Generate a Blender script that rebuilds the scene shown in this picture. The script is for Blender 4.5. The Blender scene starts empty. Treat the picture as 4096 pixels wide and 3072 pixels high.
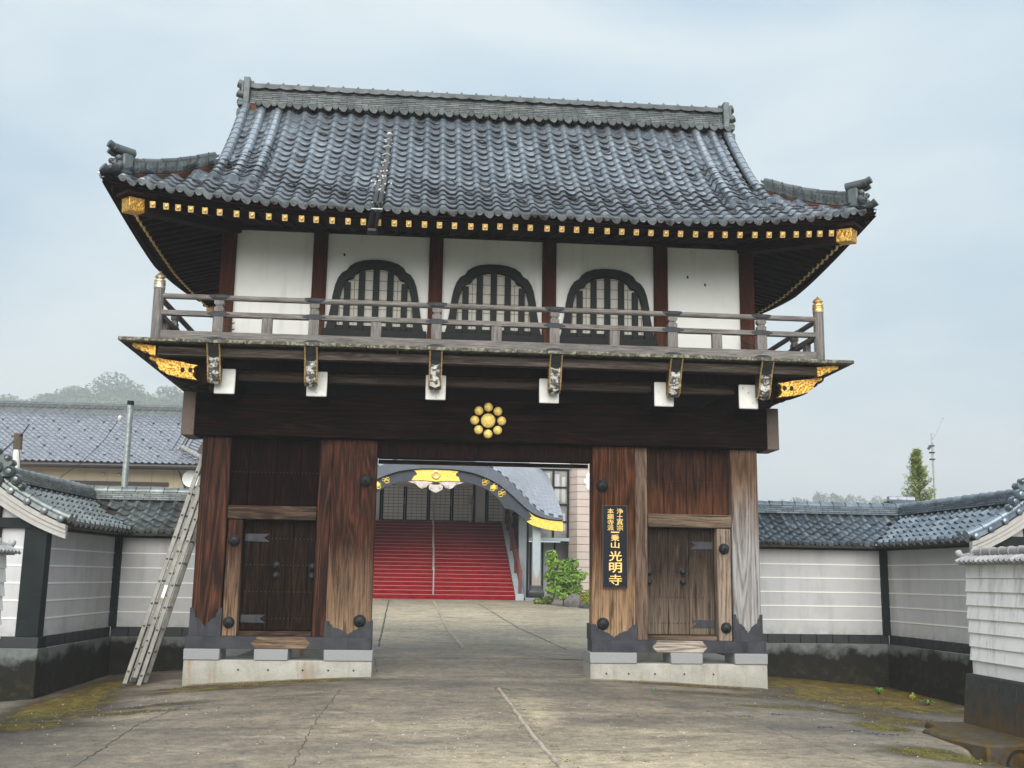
import bpy, bmesh, math, random
import numpy as np
from mathutils import Matrix, Vector
random.seed(7); RNG = np.random.default_rng(7)
S = bpy.context.scene
COL = S.collection
R = math.radians
# ------------------------------------------------------------------ camera
cam = bpy.data.cameras.new('camera'); cam.lens = 37.43; cam.sensor_width = 36; cam.sensor_fit = 'HORIZONTAL'
cam.clip_start = 0.1; cam.clip_end = 6000
co = bpy.data.objects.new('camera', cam); COL.objects.link(co); S.camera = co
def cam_matrix(pitch, yaw, roll, loc):
    f = Vector((math.sin(yaw)*math.cos(pitch), math.cos(yaw)*math.cos(pitch), math.sin(pitch)))
    r = Vector((math.cos(yaw), -math.sin(yaw), 0)); u = r.cross(f)
    r2 = r*math.cos(roll)+u*math.sin(roll); u2 = -r*math.sin(roll)+u*math.cos(roll)
    m = Matrix((r2, u2, -f)).transposed().to_4x4(); m.translation = loc
    return m
co.matrix_world = cam_matrix(R(10.3), R(4.86), R(0.864), (-0.992, -16.4, 1.472))
# ------------------------------------------------------------------ sky, sun, exposure
SUN_DIR = Vector((-0.08, -0.96, 0.66)).normalized()
w = bpy.data.worlds.new('World'); S.world = w; w.use_nodes = True
nt = w.node_tree; nt.nodes.clear()
def wn(t, **k):
    n = nt.nodes.new(t)
    for a, b in k.items(): setattr(n, a, b)
    return n
wo = wn('ShaderNodeOutputWorld'); bg = wn('ShaderNodeBackground'); bg.inputs['Strength'].default_value = 0.1
sky = wn('ShaderNodeTexSky', sky_type='NISHITA'); sky.sun_disc = False
sky.sun_elevation = math.asin(SUN_DIR.z); sky.sun_rotation = math.atan2(SUN_DIR.x, SUN_DIR.y); sky.dust_density = 4; sky.air_density = 1.5
tc = wn('ShaderNodeTexCoord'); sp = wn('ShaderNodeSeparateXYZ'); nt.links.new(tc.outputs['Generated'], sp.inputs[0])
rp = wn('ShaderNodeValToRGB'); e = rp.color_ramp.elements
e[0].position = 0.0; e[0].color = (2.65, 2.95, 3.0, 1); e[1].position = 1.0; e[1].color = (5.1, 5.6, 6.0, 1)
for p, c in ((0.25, (2.55, 2.87, 2.98, 1)), (0.5, (2.65, 3.0, 3.15, 1))):
    q = rp.color_ramp.elements.new(p); q.color = c
nt.links.new(sp.outputs['Z'], rp.inputs[0])
mp = wn('ShaderNodeMapping'); mp.inputs['Scale'].default_value = (0.9, 0.9, 2.6); nt.links.new(tc.outputs['Generated'], mp.inputs[0])
nz = wn('ShaderNodeTexNoise'); nz.inputs['Scale'].default_value = 2.3; nz.inputs['Detail'].default_value = 5; nz.inputs['Roughness'].default_value = 0.5
nz.inputs['Distortion'].default_value = 0.4
nt.links.new(mp.outputs[0], nz.inputs['Vector'])
r2 = wn('ShaderNodeValToRGB'); r2.color_ramp.elements[0].position = 0.36; r2.color_ramp.elements[0].color = (0.66, 0.79, 0.91, 1)
r2.color_ramp.elements[1].position = 0.62; r2.color_ramp.elements[1].color = (1.10, 1.08, 1.05, 1)
nt.links.new(nz.outputs['Fac'], r2.inputs[0])
mm = wn('ShaderNodeMixRGB', blend_type='MULTIPLY'); mm.inputs[0].default_value = 1.0
nt.links.new(rp.outputs[0], mm.inputs[1]); nt.links.new(r2.outputs[0], mm.inputs[2])
mx = wn('ShaderNodeMixRGB'); mx.inputs[0].default_value = 0.9
nt.links.new(sky.outputs[0], mx.inputs[1]); nt.links.new(mm.outputs[0], mx.inputs[2])
nt.links.new(mx.outputs[0], bg.inputs['Color']); nt.links.new(bg.outputs[0], wo.inputs['Surface'])
sl = bpy.data.lights.new('sun', 'SUN'); sl.energy = 1.5; sl.angle = R(60); sl.color = (1.0, 0.96, 0.9)
so = bpy.data.objects.new('sun', sl); COL.objects.link(so); so.rotation_euler = (-SUN_DIR).to_track_quat('-Z', 'Y').to_euler()
so.location = (0, -20, 30)
S.view_settings.view_transform = 'Standard'; S.view_settings.look = 'None'; S.view_settings.exposure = 1.5; S.view_settings.gamma = 1
S.view_settings.use_curve_mapping = False
S.cycles.max_bounces = 6; S.cycles.diffuse_bounces = 3; S.cycles.volume_bounces = 0; S.cycles.use_denoising = True
# ------------------------------------------------------------------ object helpers
W = {}
def link(o, parent=None, M=None):
    COL.objects.link(o)
    M = M if M is not None else Matrix.Identity(4)
    W[o.name] = M
    if parent is not None:
        o.parent = parent; o.matrix_parent_inverse = W[parent.name].inverted()
    o.matrix_basis = M
    return o
def thing(name, label, cat, loc=(0, 0, 0), group=None):
    o = bpy.data.objects.new(name, None); o.empty_display_size = 0.2
    link(o, None, Matrix.Translation(loc)); return tag(o, label, cat, group)
def tag(o, label, cat=None, group=None):
    o['label'] = label
    if cat: o['category'] = cat
    if group: o['group'] = group
    return o
def kind(o, k): o['kind'] = k; return o
def inst(name, mesh, parent, M): return link(bpy.data.objects.new(name, mesh), parent, M)
class MB:
    def __init__(s): s.v = []; s.f = []
    def add(s, vs, fs):
        n = len(s.v); s.v.extend([tuple(v) for v in vs]); s.f.extend([tuple(n+i for i in f) for f in fs]); return s
    def box(s, x0, x1, y0, y1, z0, z1, M=None):
        if x0 > x1: x0, x1 = x1, x0
        if y0 > y1: y0, y1 = y1, y0
        if z0 > z1: z0, z1 = z1, z0
        vs = [(x0,y0,z0),(x1,y0,z0),(x1,y1,z0),(x0,y1,z0),(x0,y0,z1),(x1,y0,z1),(x1,y1,z1),(x0,y1,z1)]
        if M is not None: vs = [M @ Vector(v) for v in vs]
        return s.add(vs, [(3,2,1,0),(4,5,6,7),(0,1,5,4),(1,2,6,5),(2,3,7,6),(3,0,4,7)])
    def prism(s, poly, ax, a, b, M=None):
        # poly: 2D points in the plane of the two other axes (x,z for ax=1; y,z for ax=0; x,y for ax=2)
        def P(p, t):
            q = (t, p[0], p[1]) if ax == 0 else ((p[0], t, p[1]) if ax == 1 else (p[0], p[1], t))
            return M @ Vector(q) if M is not None else q
        n = len(poly)
        vs = [P(p, a) for p in poly]+[P(p, b) for p in poly]
        fs = [tuple(range(n)), tuple(range(2*n-1, n-1, -1))]+[(i, i+n, (i+1) % n+n, (i+1) % n) for i in range(n)]
        return s.add(vs, fs)
    def band(s, A, B, ax, a, b):
        # ring/strip between two polylines A (outer) and B (inner), open, extruded
        for i in range(len(A)-1): s.prism([A[i], A[i+1], B[i+1], B[i]], ax, a, b)
        return s
    def tube(s, pts, r, n=6, caps=True, closed=False):
        pts = [Vector(p) for p in pts]; m = len(pts); base = len(s.v); rr = r if isinstance(r, (list, tuple)) else [r]*m
        up = Vector((0, 0, 1))
        for i, p in enumerate(pts):
            if closed: d = pts[(i+1) % m]-pts[i-1]
            else: d = pts[min(i+1, m-1)]-pts[max(i-1, 0)]
            d = d.normalized() if d.length > 1e-9 else Vector((1, 0, 0))
            a = up if abs(d.z) < 0.95 else Vector((0, 1, 0))
            x = d.cross(a).normalized(); y = x.cross(d)
            for k in range(n):
                t = 2*math.pi*k/n
                s.v.append(tuple(p+(x*math.cos(t)+y*math.sin(t))*rr[i]))
        for i in range(m if closed else m-1):
            j = (i+1) % m
            for k in range(n):
                s.f.append((base+i*n+k, base+i*n+(k+1) % n, base+j*n+(k+1) % n, base+j*n+k))
        if caps and not closed:
            s.f.append(tuple(base+k for k in range(n-1, -1, -1))); s.f.append(tuple(base+(m-1)*n+k for k in range(n)))
        return s
    def lathe(s, prof, n=12, M=None):
        # prof: (r, z) pairs round local Z
        base = len(s.v)
        for r, z in prof:
            for k in range(n):
                t = 2*math.pi*k/n; v = Vector((r*math.cos(t), r*math.sin(t), z))
                s.v.append(tuple(M @ v if M is not None else v))
        m = len(prof)
        for i in range(m-1):
            for k in range(n):
                s.f.append((base+i*n+k, base+i*n+(k+1) % n, base+(i+1)*n+(k+1) % n, base+(i+1)*n+k))
        s.f.append(tuple(base+k for k in range(n-1, -1, -1))); s.f.append(tuple(base+(m-1)*n+k for k in range(n)))
        return s
    def grid(s, fn, nu, nv):
        base = len(s.v)
        for j in range(nv+1):
            for i in range(nu+1): s.v.append(tuple(fn(i/nu, j/nv)))
        for j in range(nv):
            for i in range(nu):
                a = base+j*(nu+1)+i; s.f.append((a, a+1, a+nu+2, a+nu+1))
        return s
    def mesh(s, name, m=None, bevel=0, smooth=True, angle=38, fix=True):
        me = bpy.data.meshes.new(name); me.from_pydata(s.v, [], s.f); me.update()
        bm = bmesh.new(); bm.from_mesh(me)
        if fix: bmesh.ops.recalc_face_normals(bm, faces=bm.faces)
        if bevel:
            es = [e for e in bm.edges if len(e.link_faces) == 2 and e.calc_face_angle(0) > R(50)]
            bmesh.ops.bevel(bm, geom=es, offset=bevel, segments=1, profile=0.5, affect='EDGES', clamp_overlap=True)
        if smooth:
            ca = R(angle)
            for f in bm.faces: f.smooth = True
            for e in bm.edges: e.smooth = len(e.link_faces) == 2 and e.calc_face_angle(0) < ca
        bm.to_mesh(me); bm.free()
        if m: me.materials.append(m)
        return me
    def build(s, name, m, parent=None, bevel=0, **k):
        return link(bpy.data.objects.new(name, s.mesh(name, m, bevel, **k)), parent)
def box(name, m, parent, x0, x1, y0, y1, z0, z1, bevel=0.004): return MB().box(x0, x1, y0, y1, z0, z1).build(name, m, parent, bevel)
def np_mesh(name, V, Q, m=None, smooth=False):
    me = bpy.data.meshes.new(name); V = np.asarray(V, np.float32); Q = np.asarray(Q, np.int32); k = Q.shape[1]
    me.vertices.add(len(V)); me.vertices.foreach_set('co', V.ravel())
    me.loops.add(Q.size); me.loops.foreach_set('vertex_index', Q.ravel())
    me.polygons.add(len(Q)); me.polygons.foreach_set('loop_start', np.arange(0, Q.size, k, dtype=np.int32))
    if smooth: me.polygons.foreach_set('use_smooth', np.ones(len(Q), bool))
    me.update(calc_edges=True)
    if m: me.materials.append(m)
    return me
def frame(o, x, y):
    # matrix with origin o, local x, y along the given vectors (orthogonalised)
    x = Vector(x).normalized(); z = x.cross(Vector(y)).normalized(); y = z.cross(x)
    m = Matrix((x, y, z)).transposed().to_4x4(); m.translation = o
    return m
# ------------------------------------------------------------------ materials
class N:
    def __init__(s, t): s.t = t
    def new(s, t, **k):
        n = s.t.nodes.new(t)
        for a, b in k.items(): setattr(n, a, b)
        return n
    def put(s, sock, v):
        if hasattr(v, 'links') or isinstance(v, bpy.types.NodeSocket): s.t.links.new(v, sock)
        elif isinstance(v, (tuple, list)) and len(v) == 3 and sock.type == 'RGBA': sock.default_value = (*v, 1)
        else: sock.default_value = v
    def co(s, w='Object'): return s.new('ShaderNodeTexCoord').outputs[w]
    def pos(s): return s.new('ShaderNodeNewGeometry').outputs['Position']
    def rand(s): return s.new('ShaderNodeObjectInfo').outputs['Random']
    def attr(s, n): return s.new('ShaderNodeAttribute', attribute_name=n).outputs['Fac']
    def map(s, v, sc=(1, 1, 1), loc=(0, 0, 0), rot=(0, 0, 0)):
        n = s.new('ShaderNodeMapping'); s.put(n.inputs[0], v); n.inputs['Scale'].default_value = sc; n.inputs['Location'].default_value = loc; n.inputs['Rotation'].default_value = rot
        return n.outputs[0]
    def noise(s, v, sc, det=4, ro=0.55, dist=0.0):
        n = s.new('ShaderNodeTexNoise'); s.put(n.inputs['Vector'], v); n.inputs['Scale'].default_value = sc; n.inputs['Detail'].default_value = det
        n.inputs['Roughness'].default_value = ro; n.inputs['Distortion'].default_value = dist
        return n.outputs['Fac']
    def vor(s, v, sc, feature='F1', out='Distance'):
        n = s.new('ShaderNodeTexVoronoi', feature=feature); s.put(n.inputs['Vector'], v); n.inputs['Scale'].default_value = sc
        return n.outputs[out]
    def ramp(s, f, stops, interp='LINEAR'):
        n = s.new('ShaderNodeValToRGB'); n.color_ramp.interpolation = interp; el = n.color_ramp.elements
        while len(el) < len(stops): el.new(0.5)
        for e, (p, c) in zip(el, stops): e.position = p; e.color = (*c, 1) if isinstance(c, tuple) else (c, c, c, 1)
        s.put(n.inputs[0], f); return n.outputs[0]
    def mix(s, f, a, b, mode='MIX'):
        n = s.new('ShaderNodeMixRGB', blend_type=mode); s.put(n.inputs[0], f); s.put(n.inputs[1], a); s.put(n.inputs[2], b); return n.outputs[0]
    def math(s, op, a, b=0.0, c=None, clamp=False):
        n = s.new('ShaderNodeMath', operation=op); n.use_clamp = clamp; s.put(n.inputs[0], a); s.put(n.inputs[1], b)
        if c is not None: s.put(n.inputs[2], c)
        return n.outputs[0]
    def sep(s, v):
        n = s.new('ShaderNodeSeparateXYZ'); s.put(n.inputs[0], v); return n.outputs
    def rng(s, v, a, b, lo=0.0, hi=1.0):
        n = s.new('ShaderNodeMapRange'); n.clamp = True; s.put(n.inputs[0], v)
        for i, q in zip((1, 2, 3, 4), (a, b, lo, hi)): n.inputs[i].default_value = q
        return n.outputs[0]
def mk(name, fn=None, color=(.5, .5, .5), rough=.6, metal=0., spec=.5, coat=0.):
    m = bpy.data.materials.new(name); m.use_nodes = True; t = m.node_tree; b = t.nodes['Principled BSDF']; n = N(t)
    b.inputs['Base Color'].default_value = (*color, 1); b.inputs['Roughness'].default_value = rough
    b.inputs['Metallic'].default_value = metal; b.inputs['Specular IOR Level'].default_value = spec
    if coat: b.inputs['Coat Weight'].default_value = coat; b.inputs['Coat Roughness'].default_value = .15
    if fn:
        d = fn(n)
        if 'color' in d: n.put(b.inputs['Base Color'], d['color'])
        if 'rough' in d: n.put(b.inputs['Roughness'], d['rough'])
        if 'metal' in d: n.put(b.inputs['Metallic'], d['metal'])
        if 'bump' in d:
            h, st, di = d['bump']; q = n.new('ShaderNodeBump'); q.inputs['Strength'].default_value = st; q.inputs['Distance'].default_value = di
            n.put(q.inputs['Height'], h); t.links.new(q.outputs[0], b.inputs['Normal'])
    return m
def wood(name, cols, axis=2, off=(0, 0, 0), gscale=1.0, bleach=None, rough=.75, rings=1.0, bump=.35, k=.055, cracks=.8, spec=.15, smoke=.7):
    """streaky long grain with cathedral figure; bleach=(axis value from, to, colour, amount): sun-bleached wood towards one end"""
    def fn(n):
        v = n.co(); rnd = n.rand()
        sc = [1, 1, 1]; sc[axis] = k
        jit = n.new('ShaderNodeCombineXYZ'); n.put(jit.inputs[0], n.math('MULTIPLY', rnd, 37.0)); n.put(jit.inputs[1], n.math('MULTIPLY', rnd, 11.0)); n.put(jit.inputs[2], n.math('MULTIPLY', rnd, 5.0))
        ad = n.new('ShaderNodeVectorMath', operation='ADD'); n.put(ad.inputs[0], v); n.put(ad.inputs[1], jit.outputs[0])
        vs = n.map(ad.outputs[0], tuple(sc), off)
        st = n.noise(vs, 40*gscale, 8, .72, .5)
        lo = n.noise(vs, 3.2*gscale, 2, .5, .8)
        rg = n.math('MULTIPLY_ADD', n.math('SINE', n.math('MULTIPLY', lo, 120.0)), .5, .5)
        fine = n.noise(vs, 120*gscale, 2, .6)
        f = n.math('ADD', n.math('MULTIPLY', st, .72), n.math('MULTIPLY', rg, .11*rings))
        f = n.math('ADD', f, n.math('MULTIPLY', fine, .22))
        f = n.rng(f, .34, .74)
        c = n.ramp(f, [(0, cols[0]), (.42, cols[1]), (.72, cols[2]), (1, cols[3] if len(cols) > 3 else cols[2])])
        big = n.noise(v, 1.7, 3, .6)
        c = n.mix(n.rng(big, .35, .7, 0, .55), c, n.mix(.5, c, cols[0], 'MULTIPLY'))
        if bleach:
            for (a, z0, z1, bc, am) in (bleach if isinstance(bleach, list) else [bleach]):
                g = n.rng(n.math('ADD', n.sep(n.pos())[a], n.math('MULTIPLY', n.math('SUBTRACT', n.noise(vs, 7, 4, .6), .5), 1.1)), z0, z1, 0, am)
                bcol = n.mix(1.0, bc, n.ramp(f, [(0, (.34, .3, .27)), (.35, (.72, .7, .68)), (.7, (1, 1, 1)), (1, (1.18, 1.18, 1.18))]), 'MULTIPLY')
                c = n.mix(n.math('MULTIPLY', g, n.rng(f, .0, .5, .55, 1.0)), c, bcol)
        crk = n.rng(n.noise(vs, 17*gscale, 4, .6, .3), .60, .66)
        c = n.mix(n.math('MULTIPLY', crk, cracks), c, tuple(x*.3 for x in cols[0]))
        drk = n.rng(n.noise(n.map(v, tuple(.35 if i == axis else 1.6 for i in range(3)), (5, 1, 2)), 1.3, 5, .65, .6), .5, .72, 0, .72)
        c = n.mix(n.math('MULTIPLY', drk, smoke), c, tuple(x*.8 for x in cols[0]))
        h = n.math('SUBTRACT', n.math('MULTIPLY', f, .6), n.math('MULTIPLY', crk, .8))
        return dict(color=c, bump=(h, bump, .012), rough=rough)
    return mk(name, fn, spec=spec)
def grainy(name, c0, c1, sc=6, rough=.8, bump=.2, bs=60, dist=.004, extra=None, spec=.4):
    def fn(n):
        v = n.co(); a = n.noise(v, sc, 6, .6); b = n.noise(v, bs, 3, .6)
        c = n.ramp(n.math('ADD', n.math('MULTIPLY', a, .65), n.math('MULTIPLY', b, .35)), [(.3, c0), (.7, c1)])
        if extra: c = extra(n, c, v)
        return dict(color=c, bump=(b, bump, dist), rough=rough)
    return mk(name, fn, spec=spec)
def streaks(n, v, c, col, sc=5, amt=.6, lo=.52, hi=.72, vz=.12):
    s_ = n.noise(n.map(v, (1, 1, vz)), sc, 5, .65)
    return n.mix(n.rng(s_, lo, hi, 0, amt), c, col)
M = {}
M['wood_beam'] = wood('lintel_wood', [(.0015, .0008, .0006), (.005, .0024, .0015), (.014, .0062, .0034), (.028, .013, .007)], axis=0, gscale=.7, spec=.06, rough=.9, rings=1.5, smoke=.85)
M['wood_dark'] = wood('dark_old_wood', [(.003, .0015, .001), (.009, .004, .0025), (.02, .008, .0045), (.028, .012, .006)], spec=.08, rough=.9)
M['post_a'] = wood('red_brown_post', [(.006, .0025, .0018), (.022, .008, .005), (.06, .021, .01), (.11, .044, .023)], off=(3, 0, 1), rings=1.7, gscale=.55)
M['post_b'] = wood('weathered_red_post', [(.007, .0028, .0018), (.03, .01, .005), (.085, .028, .013), (.14, .056, .03)], off=(9, 2, 4), gscale=.8, bleach=(2, 2.0, .6, (.29, .195, .125), .9))
M['post_c'] = wood('orange_cedar_post', [(.009, .003, .0015), (.04, .013, .005), (.115, .04, .015), (.2, .085, .036)], off=(1, 5, 2), gscale=.7, bleach=(2, 2.1, .8, (.4, .26, .155), .92))
M['post_d'] = wood('grey_bleached_post', [(.035, .017, .009), (.105, .06, .035), (.17, .112, .074), (.24, .185, .14)], off=(4, 1, 7), rings=1.3, gscale=.6, bleach=(2, 2.9, 1.9, (.33, .33, .335), .85))
M['jamb'] = wood('jamb_wood', [(.01, .004, .002), (.045, .016, .007), (.1, .04, .02), (.17, .085, .048)], off=(2, 8, 2), bleach=(0, 1.5, 3.7, (.34, .27, .21), .8))
M['transom'] = wood('transom_wood', [(.01, .005, .0035), (.034, .02, .013), (.085, .055, .036), (.2, .15, .11)], axis=0, bleach=(0, 1.5, 4, (.3, .22, .16), .6))
M['plank'] = wood('dark_plank_wood', [(.002, .001, .0007), (.0065, .0028, .0017), (.016, .006, .0035), (.026, .011, .006)], spec=.05, rough=.9)
M['plank_r'] = wood('warm_plank_wood', [(.006, .002, .0012), (.025, .008, .0035), (.06, .02, .008), (.1, .038, .016)], bleach=(2, 2.95, 2.6, (.13, .05, .02), .5))
M['door_l'] = wood('left_wicket_wood', [(.003, .0015, .001), (.011, .006, .0035), (.026, .0145, .009), (.046, .028, .018)], spec=.06, rough=.9)
M['door_r'] = wood('right_wicket_wood', [(.005, .003, .002), (.02, .0125, .008), (.048, .031, .021), (.12, .088, .062)], rings=.9, gscale=.8, bleach=(2, 1.75, .7, (.2, .155, .115), .75))
M['sill_wood_l'] = wood('left_sill_wood', [(.04, .025, .016), (.13, .085, .055), (.25, .18, .125), (.36, .28, .21)], axis=0, bump=.8)
M['sill_wood_r'] = wood('right_sill_wood', [(.09, .065, .045), (.24, .19, .15), (.4, .35, .3), (.5, .46, .42)], axis=0, rings=2, bump=.8)
M['wood_red'] = wood('red_brown_upper_post', [(.022, .006, .003), (.055, .014, .006), (.09, .024, .01), (.125, .042, .021)], rings=.4, cracks=.2, bleach=(2, 5.7, 4.7, (.24, .11, .06), .7), smoke=.3)
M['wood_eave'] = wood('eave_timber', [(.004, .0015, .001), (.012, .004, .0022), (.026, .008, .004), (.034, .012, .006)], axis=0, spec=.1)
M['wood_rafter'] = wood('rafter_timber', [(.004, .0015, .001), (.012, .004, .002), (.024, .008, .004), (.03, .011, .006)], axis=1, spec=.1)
M['rail'] = wood('grey_rail_wood', [(.075, .066, .061), (.19, .175, .166), (.3, .281, .27), (.4, .38, .366)], axis=0, rings=.5, gscale=1.3, smoke=.25, cracks=.4)
M['rail_v'] = wood('grey_rail_post_wood', [(.08, .07, .065), (.2, .184, .174), (.32, .3, .288), (.42, .4, .386)], axis=2, rings=.5, gscale=1.3, smoke=.25, cracks=.4)
M['rail_y'] = wood('grey_side_rail_wood', [(.075, .066, .061), (.19, .175, .166), (.3, .281, .27), (.4, .38, .366)], axis=1, rings=.5, gscale=1.3, smoke=.25, cracks=.4)
M['edge'] = wood('grey_brown_beam', [(.018, .012, .009), (.065, .05, .042), (.14, .113, .097), (.24, .19, .16)], axis=0, rings=.8)
M['edge_low'] = wood('dark_grey_beam', [(.02, .013, .01), (.06, .043, .034), (.11, .085, .068), (.16, .125, .1)], axis=0, rings=.8)
def lichen(n, c, v):
    a = n.noise(v, 13, 5, .7); b = n.noise(v, 31, 3, .6); e = n.rng(n.sep(n.pos())[1], -1.0, -1.15)
    c = n.mix(n.math('MULTIPLY', e, n.rng(a, .5, .6, 0, .85)), n.mix(e, (.02, .015, .012), c), (.28, .29, .2)); return n.mix(n.rng(b, .56, .62, 0, .8), c, (.035, .036, .022))
M['floor'] = grainy('mossy_floor_board', (.04, .034, .028), (.13, .115, .095), 9, .85, .4, extra=lichen)
M['plaster'] = mk('white_plaster', lambda n: (lambda v: dict(color=streaks(n, v, n.ramp(n.noise(v, 3, 6, .6), [(.3, (.84, .85, .83)), (.7, (.9, .91, .89))]), (.52, .52, .49), 5, .5, .56, .8, .1), bump=(n.noise(v, 40, 3), .06, .004)))(n.co()), rough=.8)
M['black'] = grainy('black_lacquer', (.006, .008, .009), (.012, .015, .017), 12, .55, .05, spec=.2)
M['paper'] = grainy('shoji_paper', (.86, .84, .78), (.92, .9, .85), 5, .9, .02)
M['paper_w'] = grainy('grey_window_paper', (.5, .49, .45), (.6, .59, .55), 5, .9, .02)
M['crest'] = mk('crest_gilding', lambda n: (lambda f: dict(color=n.ramp(f, [(.35, (.62, .42, .08)), (.55, (.9, .7, .22)), (.7, (.98, .84, .4))]), bump=(f, .8, .015)))(n.noise(n.co(), 20, 5, .65, .8)), rough=.5, metal=.35)  # pale tone puts the reflected bright sky into the gilding colour
M['lattice'] = mk('shoji_lattice', color=(.25, .19, .12), rough=.7)
def goldfn(n):
    v = n.co(); a = n.vor(n.map(v, (1, 1, 1)), 34, 'SMOOTH_F1'); b = n.noise(v, 55, 4, .6, 1.2)
    f = n.math('ADD', n.math('MULTIPLY', a, 1.1), n.math('MULTIPLY', b, .5))
    return dict(color=n.ramp(f, [(.25, (.13, .05, .008)), (.5, (.5, .24, .035)), (.8, (.78, .46, .11))]), bump=(f, 1.0, .014), rough=.42)  # shade in the hollows of the chasing is put into the colour
M['gold'] = mk('chased_gilt_metal', goldfn, metal=.85)
M['silver_gold'] = mk('pale_gilt_metal', lambda n: (lambda f: dict(color=n.ramp(f, [(.35, (.5, .36, .18)), (.65, (.66, .6, .5))]), bump=(f, .4, .01)))(n.noise(n.co(), 18, 4, .6)), rough=.32, metal=.8)
M['gold_s'] = mk('gilt_metal', lambda n: (lambda f: dict(color=n.ramp(f, [(.35, (.45, .25, .07)), (.55, (.78, .54, .22)), (.75, (.86, .66, .32))]), bump=(f, .7, .012)))(n.noise(n.co(), 34, 5, .65)), rough=.38, metal=.75)
M['gold_y'] = mk('bright_gold_leaf', lambda n: (lambda f: dict(color=n.ramp(f, [(.3, (.62, .4, .06)), (.55, (.9, .68, .14)), (.8, (.98, .82, .3))]), bump=(f, .8, .02)))(n.noise(n.co(), 14, 5, .65, 1.5)), rough=.4, metal=.6)
M['iron'] = grainy('dark_iron', (.01, .011, .013), (.024, .026, .03), 14, .5, .1, spec=.3)
M['sheath'] = mk('blue_grey_sheet_metal', lambda n: (lambda v: dict(color=streaks(n, v, n.ramp(n.noise(v, 5, 5, .6), [(.3, (.022, .024, .03)), (.7, (.05, .053, .063))]), (.014, .011, .011), 9, .85)))(n.co()), rough=.6, spec=.25)
M['copper'] = grainy('brown_copper_sheet', (.085, .058, .045), (.125, .09, .072), 4, .55, .05)
M['white_end'] = mk('flaking_white_paint', lambda n: (lambda v: dict(color=n.mix(n.rng(n.noise(v, 13, 6, .75), .62, .66), n.ramp(n.noise(v, 6, 4), [(.3, (.66, .66, .63)), (.7, (.8, .8, .78))]), (.16, .13, .11)), bump=(n.noise(v, 16, 5), .2, .006)))(n.co()), rough=.75)
M['scale'] = mk('worn_white_scale', lambda n: (lambda v: dict(color=n.mix(n.rng(n.math('ADD', n.noise(v, 14, 5, .7), n.math('MULTIPLY', n.rand(), .12)), .5, .58), (.56, .55, .52), (.05, .045, .042))))(n.co()), rough=.7)
M['bracket'] = mk('lacquered_bracket', lambda n: (lambda v: dict(color=n.mix(n.rng(n.noise(v, 30, 4, .7), .56, .63), (.02, .012, .009), (.45, .25, .05))))(n.co()), rough=.5)
def tile(name, c0, c1, c2, stain=(.10, .055, .04), sa=.5, rough=.34, moss=0., metal=.45, rw=.28):
    def fn(n):
        v = n.co(); p = n.pos(); r = n.rand()
        r = n.math('FRACT', n.math('ADD', r, n.attr('rnd'))); a = n.noise(p, 5, 6, .65)
        c = n.ramp(n.math('ADD', n.math('MULTIPLY', a, 1-rw), n.math('MULTIPLY', r, rw)), [(.22, c0), (.5, c1), (.78, c2)])
        z = n.sep(v)
        low = n.rng(z[2], .034, .004)   # dirt that collects in the trough of a pantile
        st = n.math('MULTIPLY', n.rng(n.noise(p, 3.1, 5, .7, .6), .45, .68), low)
        c = n.mix(n.math('MULTIPLY', st, sa), c, stain)
        if moss:
            c = n.mix(n.rng(n.noise(p, 4.3, 6, .7), .5, .66, 0, moss), c, (.09, .11, .06))
        return dict(color=c, rough=n.rng(a, .3, .7, rough+.1, rough-.06), bump=(n.noise(p, 70, 3), .05, .003))
    return mk(name, fn, metal=metal, spec=.6)
M['tile'] = tile('blue_grey_roof_tile', (.17, .2, .235), (.29, .33, .375), (.42, .465, .515), (.045, .019, .014), sa=1.0, rough=.25, metal=.6)
M['tile_r'] = tile('grey_ridge_tile', (.024, .031, .035), (.06, .075, .08), (.13, .152, .158), (.08, .065, .04), .4, .5, moss=.2, metal=.15)
M['tile_w'] = tile('wall_roof_tile', (.06, .08, .1), (.15, .19, .23), (.28, .335, .38), (.045, .025, .018), sa=.85, rough=.27, moss=.12, metal=.5)
M['tile_wl'] = tile('mossy_wall_roof_tile', (.075, .09, .095), (.16, .185, .19), (.29, .32, .33), (.09, .045, .02), .8, .28, moss=.42, metal=.45)
M['tile_b'] = tile('violet_grey_house_tile', (.17, .185, .215), (.29, .31, .35), (.42, .44, .48), (.03, .025, .035), .95, .26, metal=.5, rw=.12)
M['tile_p'] = tile('pale_coping_tile', (.2, .2, .205), (.3, .3, .3), (.42, .42, .415), (.1, .09, .08), .5, .45, metal=.1)
M['mortar'] = grainy('dark_mortar', (.02, .02, .016), (.05, .048, .036), 10, .9, .2)
M['clay'] = grainy('red_clay_bed', (.07, .03, .016), (.14, .06, .028), 14, .9, .2)
M['cable'] = mk('black_cable', color=(.012, .012, .014), rough=.5)
M['duct'] = grainy('grey_taped_duct', (.045, .045, .045), (.1, .1, .095), 20, .6, .1)
M['wrap'] = grainy('white_tape', (.55, .55, .55), (.8, .8, .78), 30, .8, .1)
def rust(n, c, v):
    c = streaks(n, v, c, (.3, .15, .055), 4.5, .7, .57, .7, .09); c = n.mix(n.rng(n.sep(n.pos())[2], .12, -.12, 0, .35), c, (.2, .19, .13))
    c = streaks(n, n.map(v, (1, 1, 1), (5, 3, 0)), c, (.16, .16, .13), 7, .45, .55, .75, .14)
    return n.mix(n.rng(n.noise(v, 3.0, 5, .7), .55, .75, 0, .35), c, (.3, .31, .22))
M['concrete'] = grainy('stained_concrete', (.25, .243, .215), (.45, .44, .395), 3.2, .85, .15, 45, extra=rust)
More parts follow.
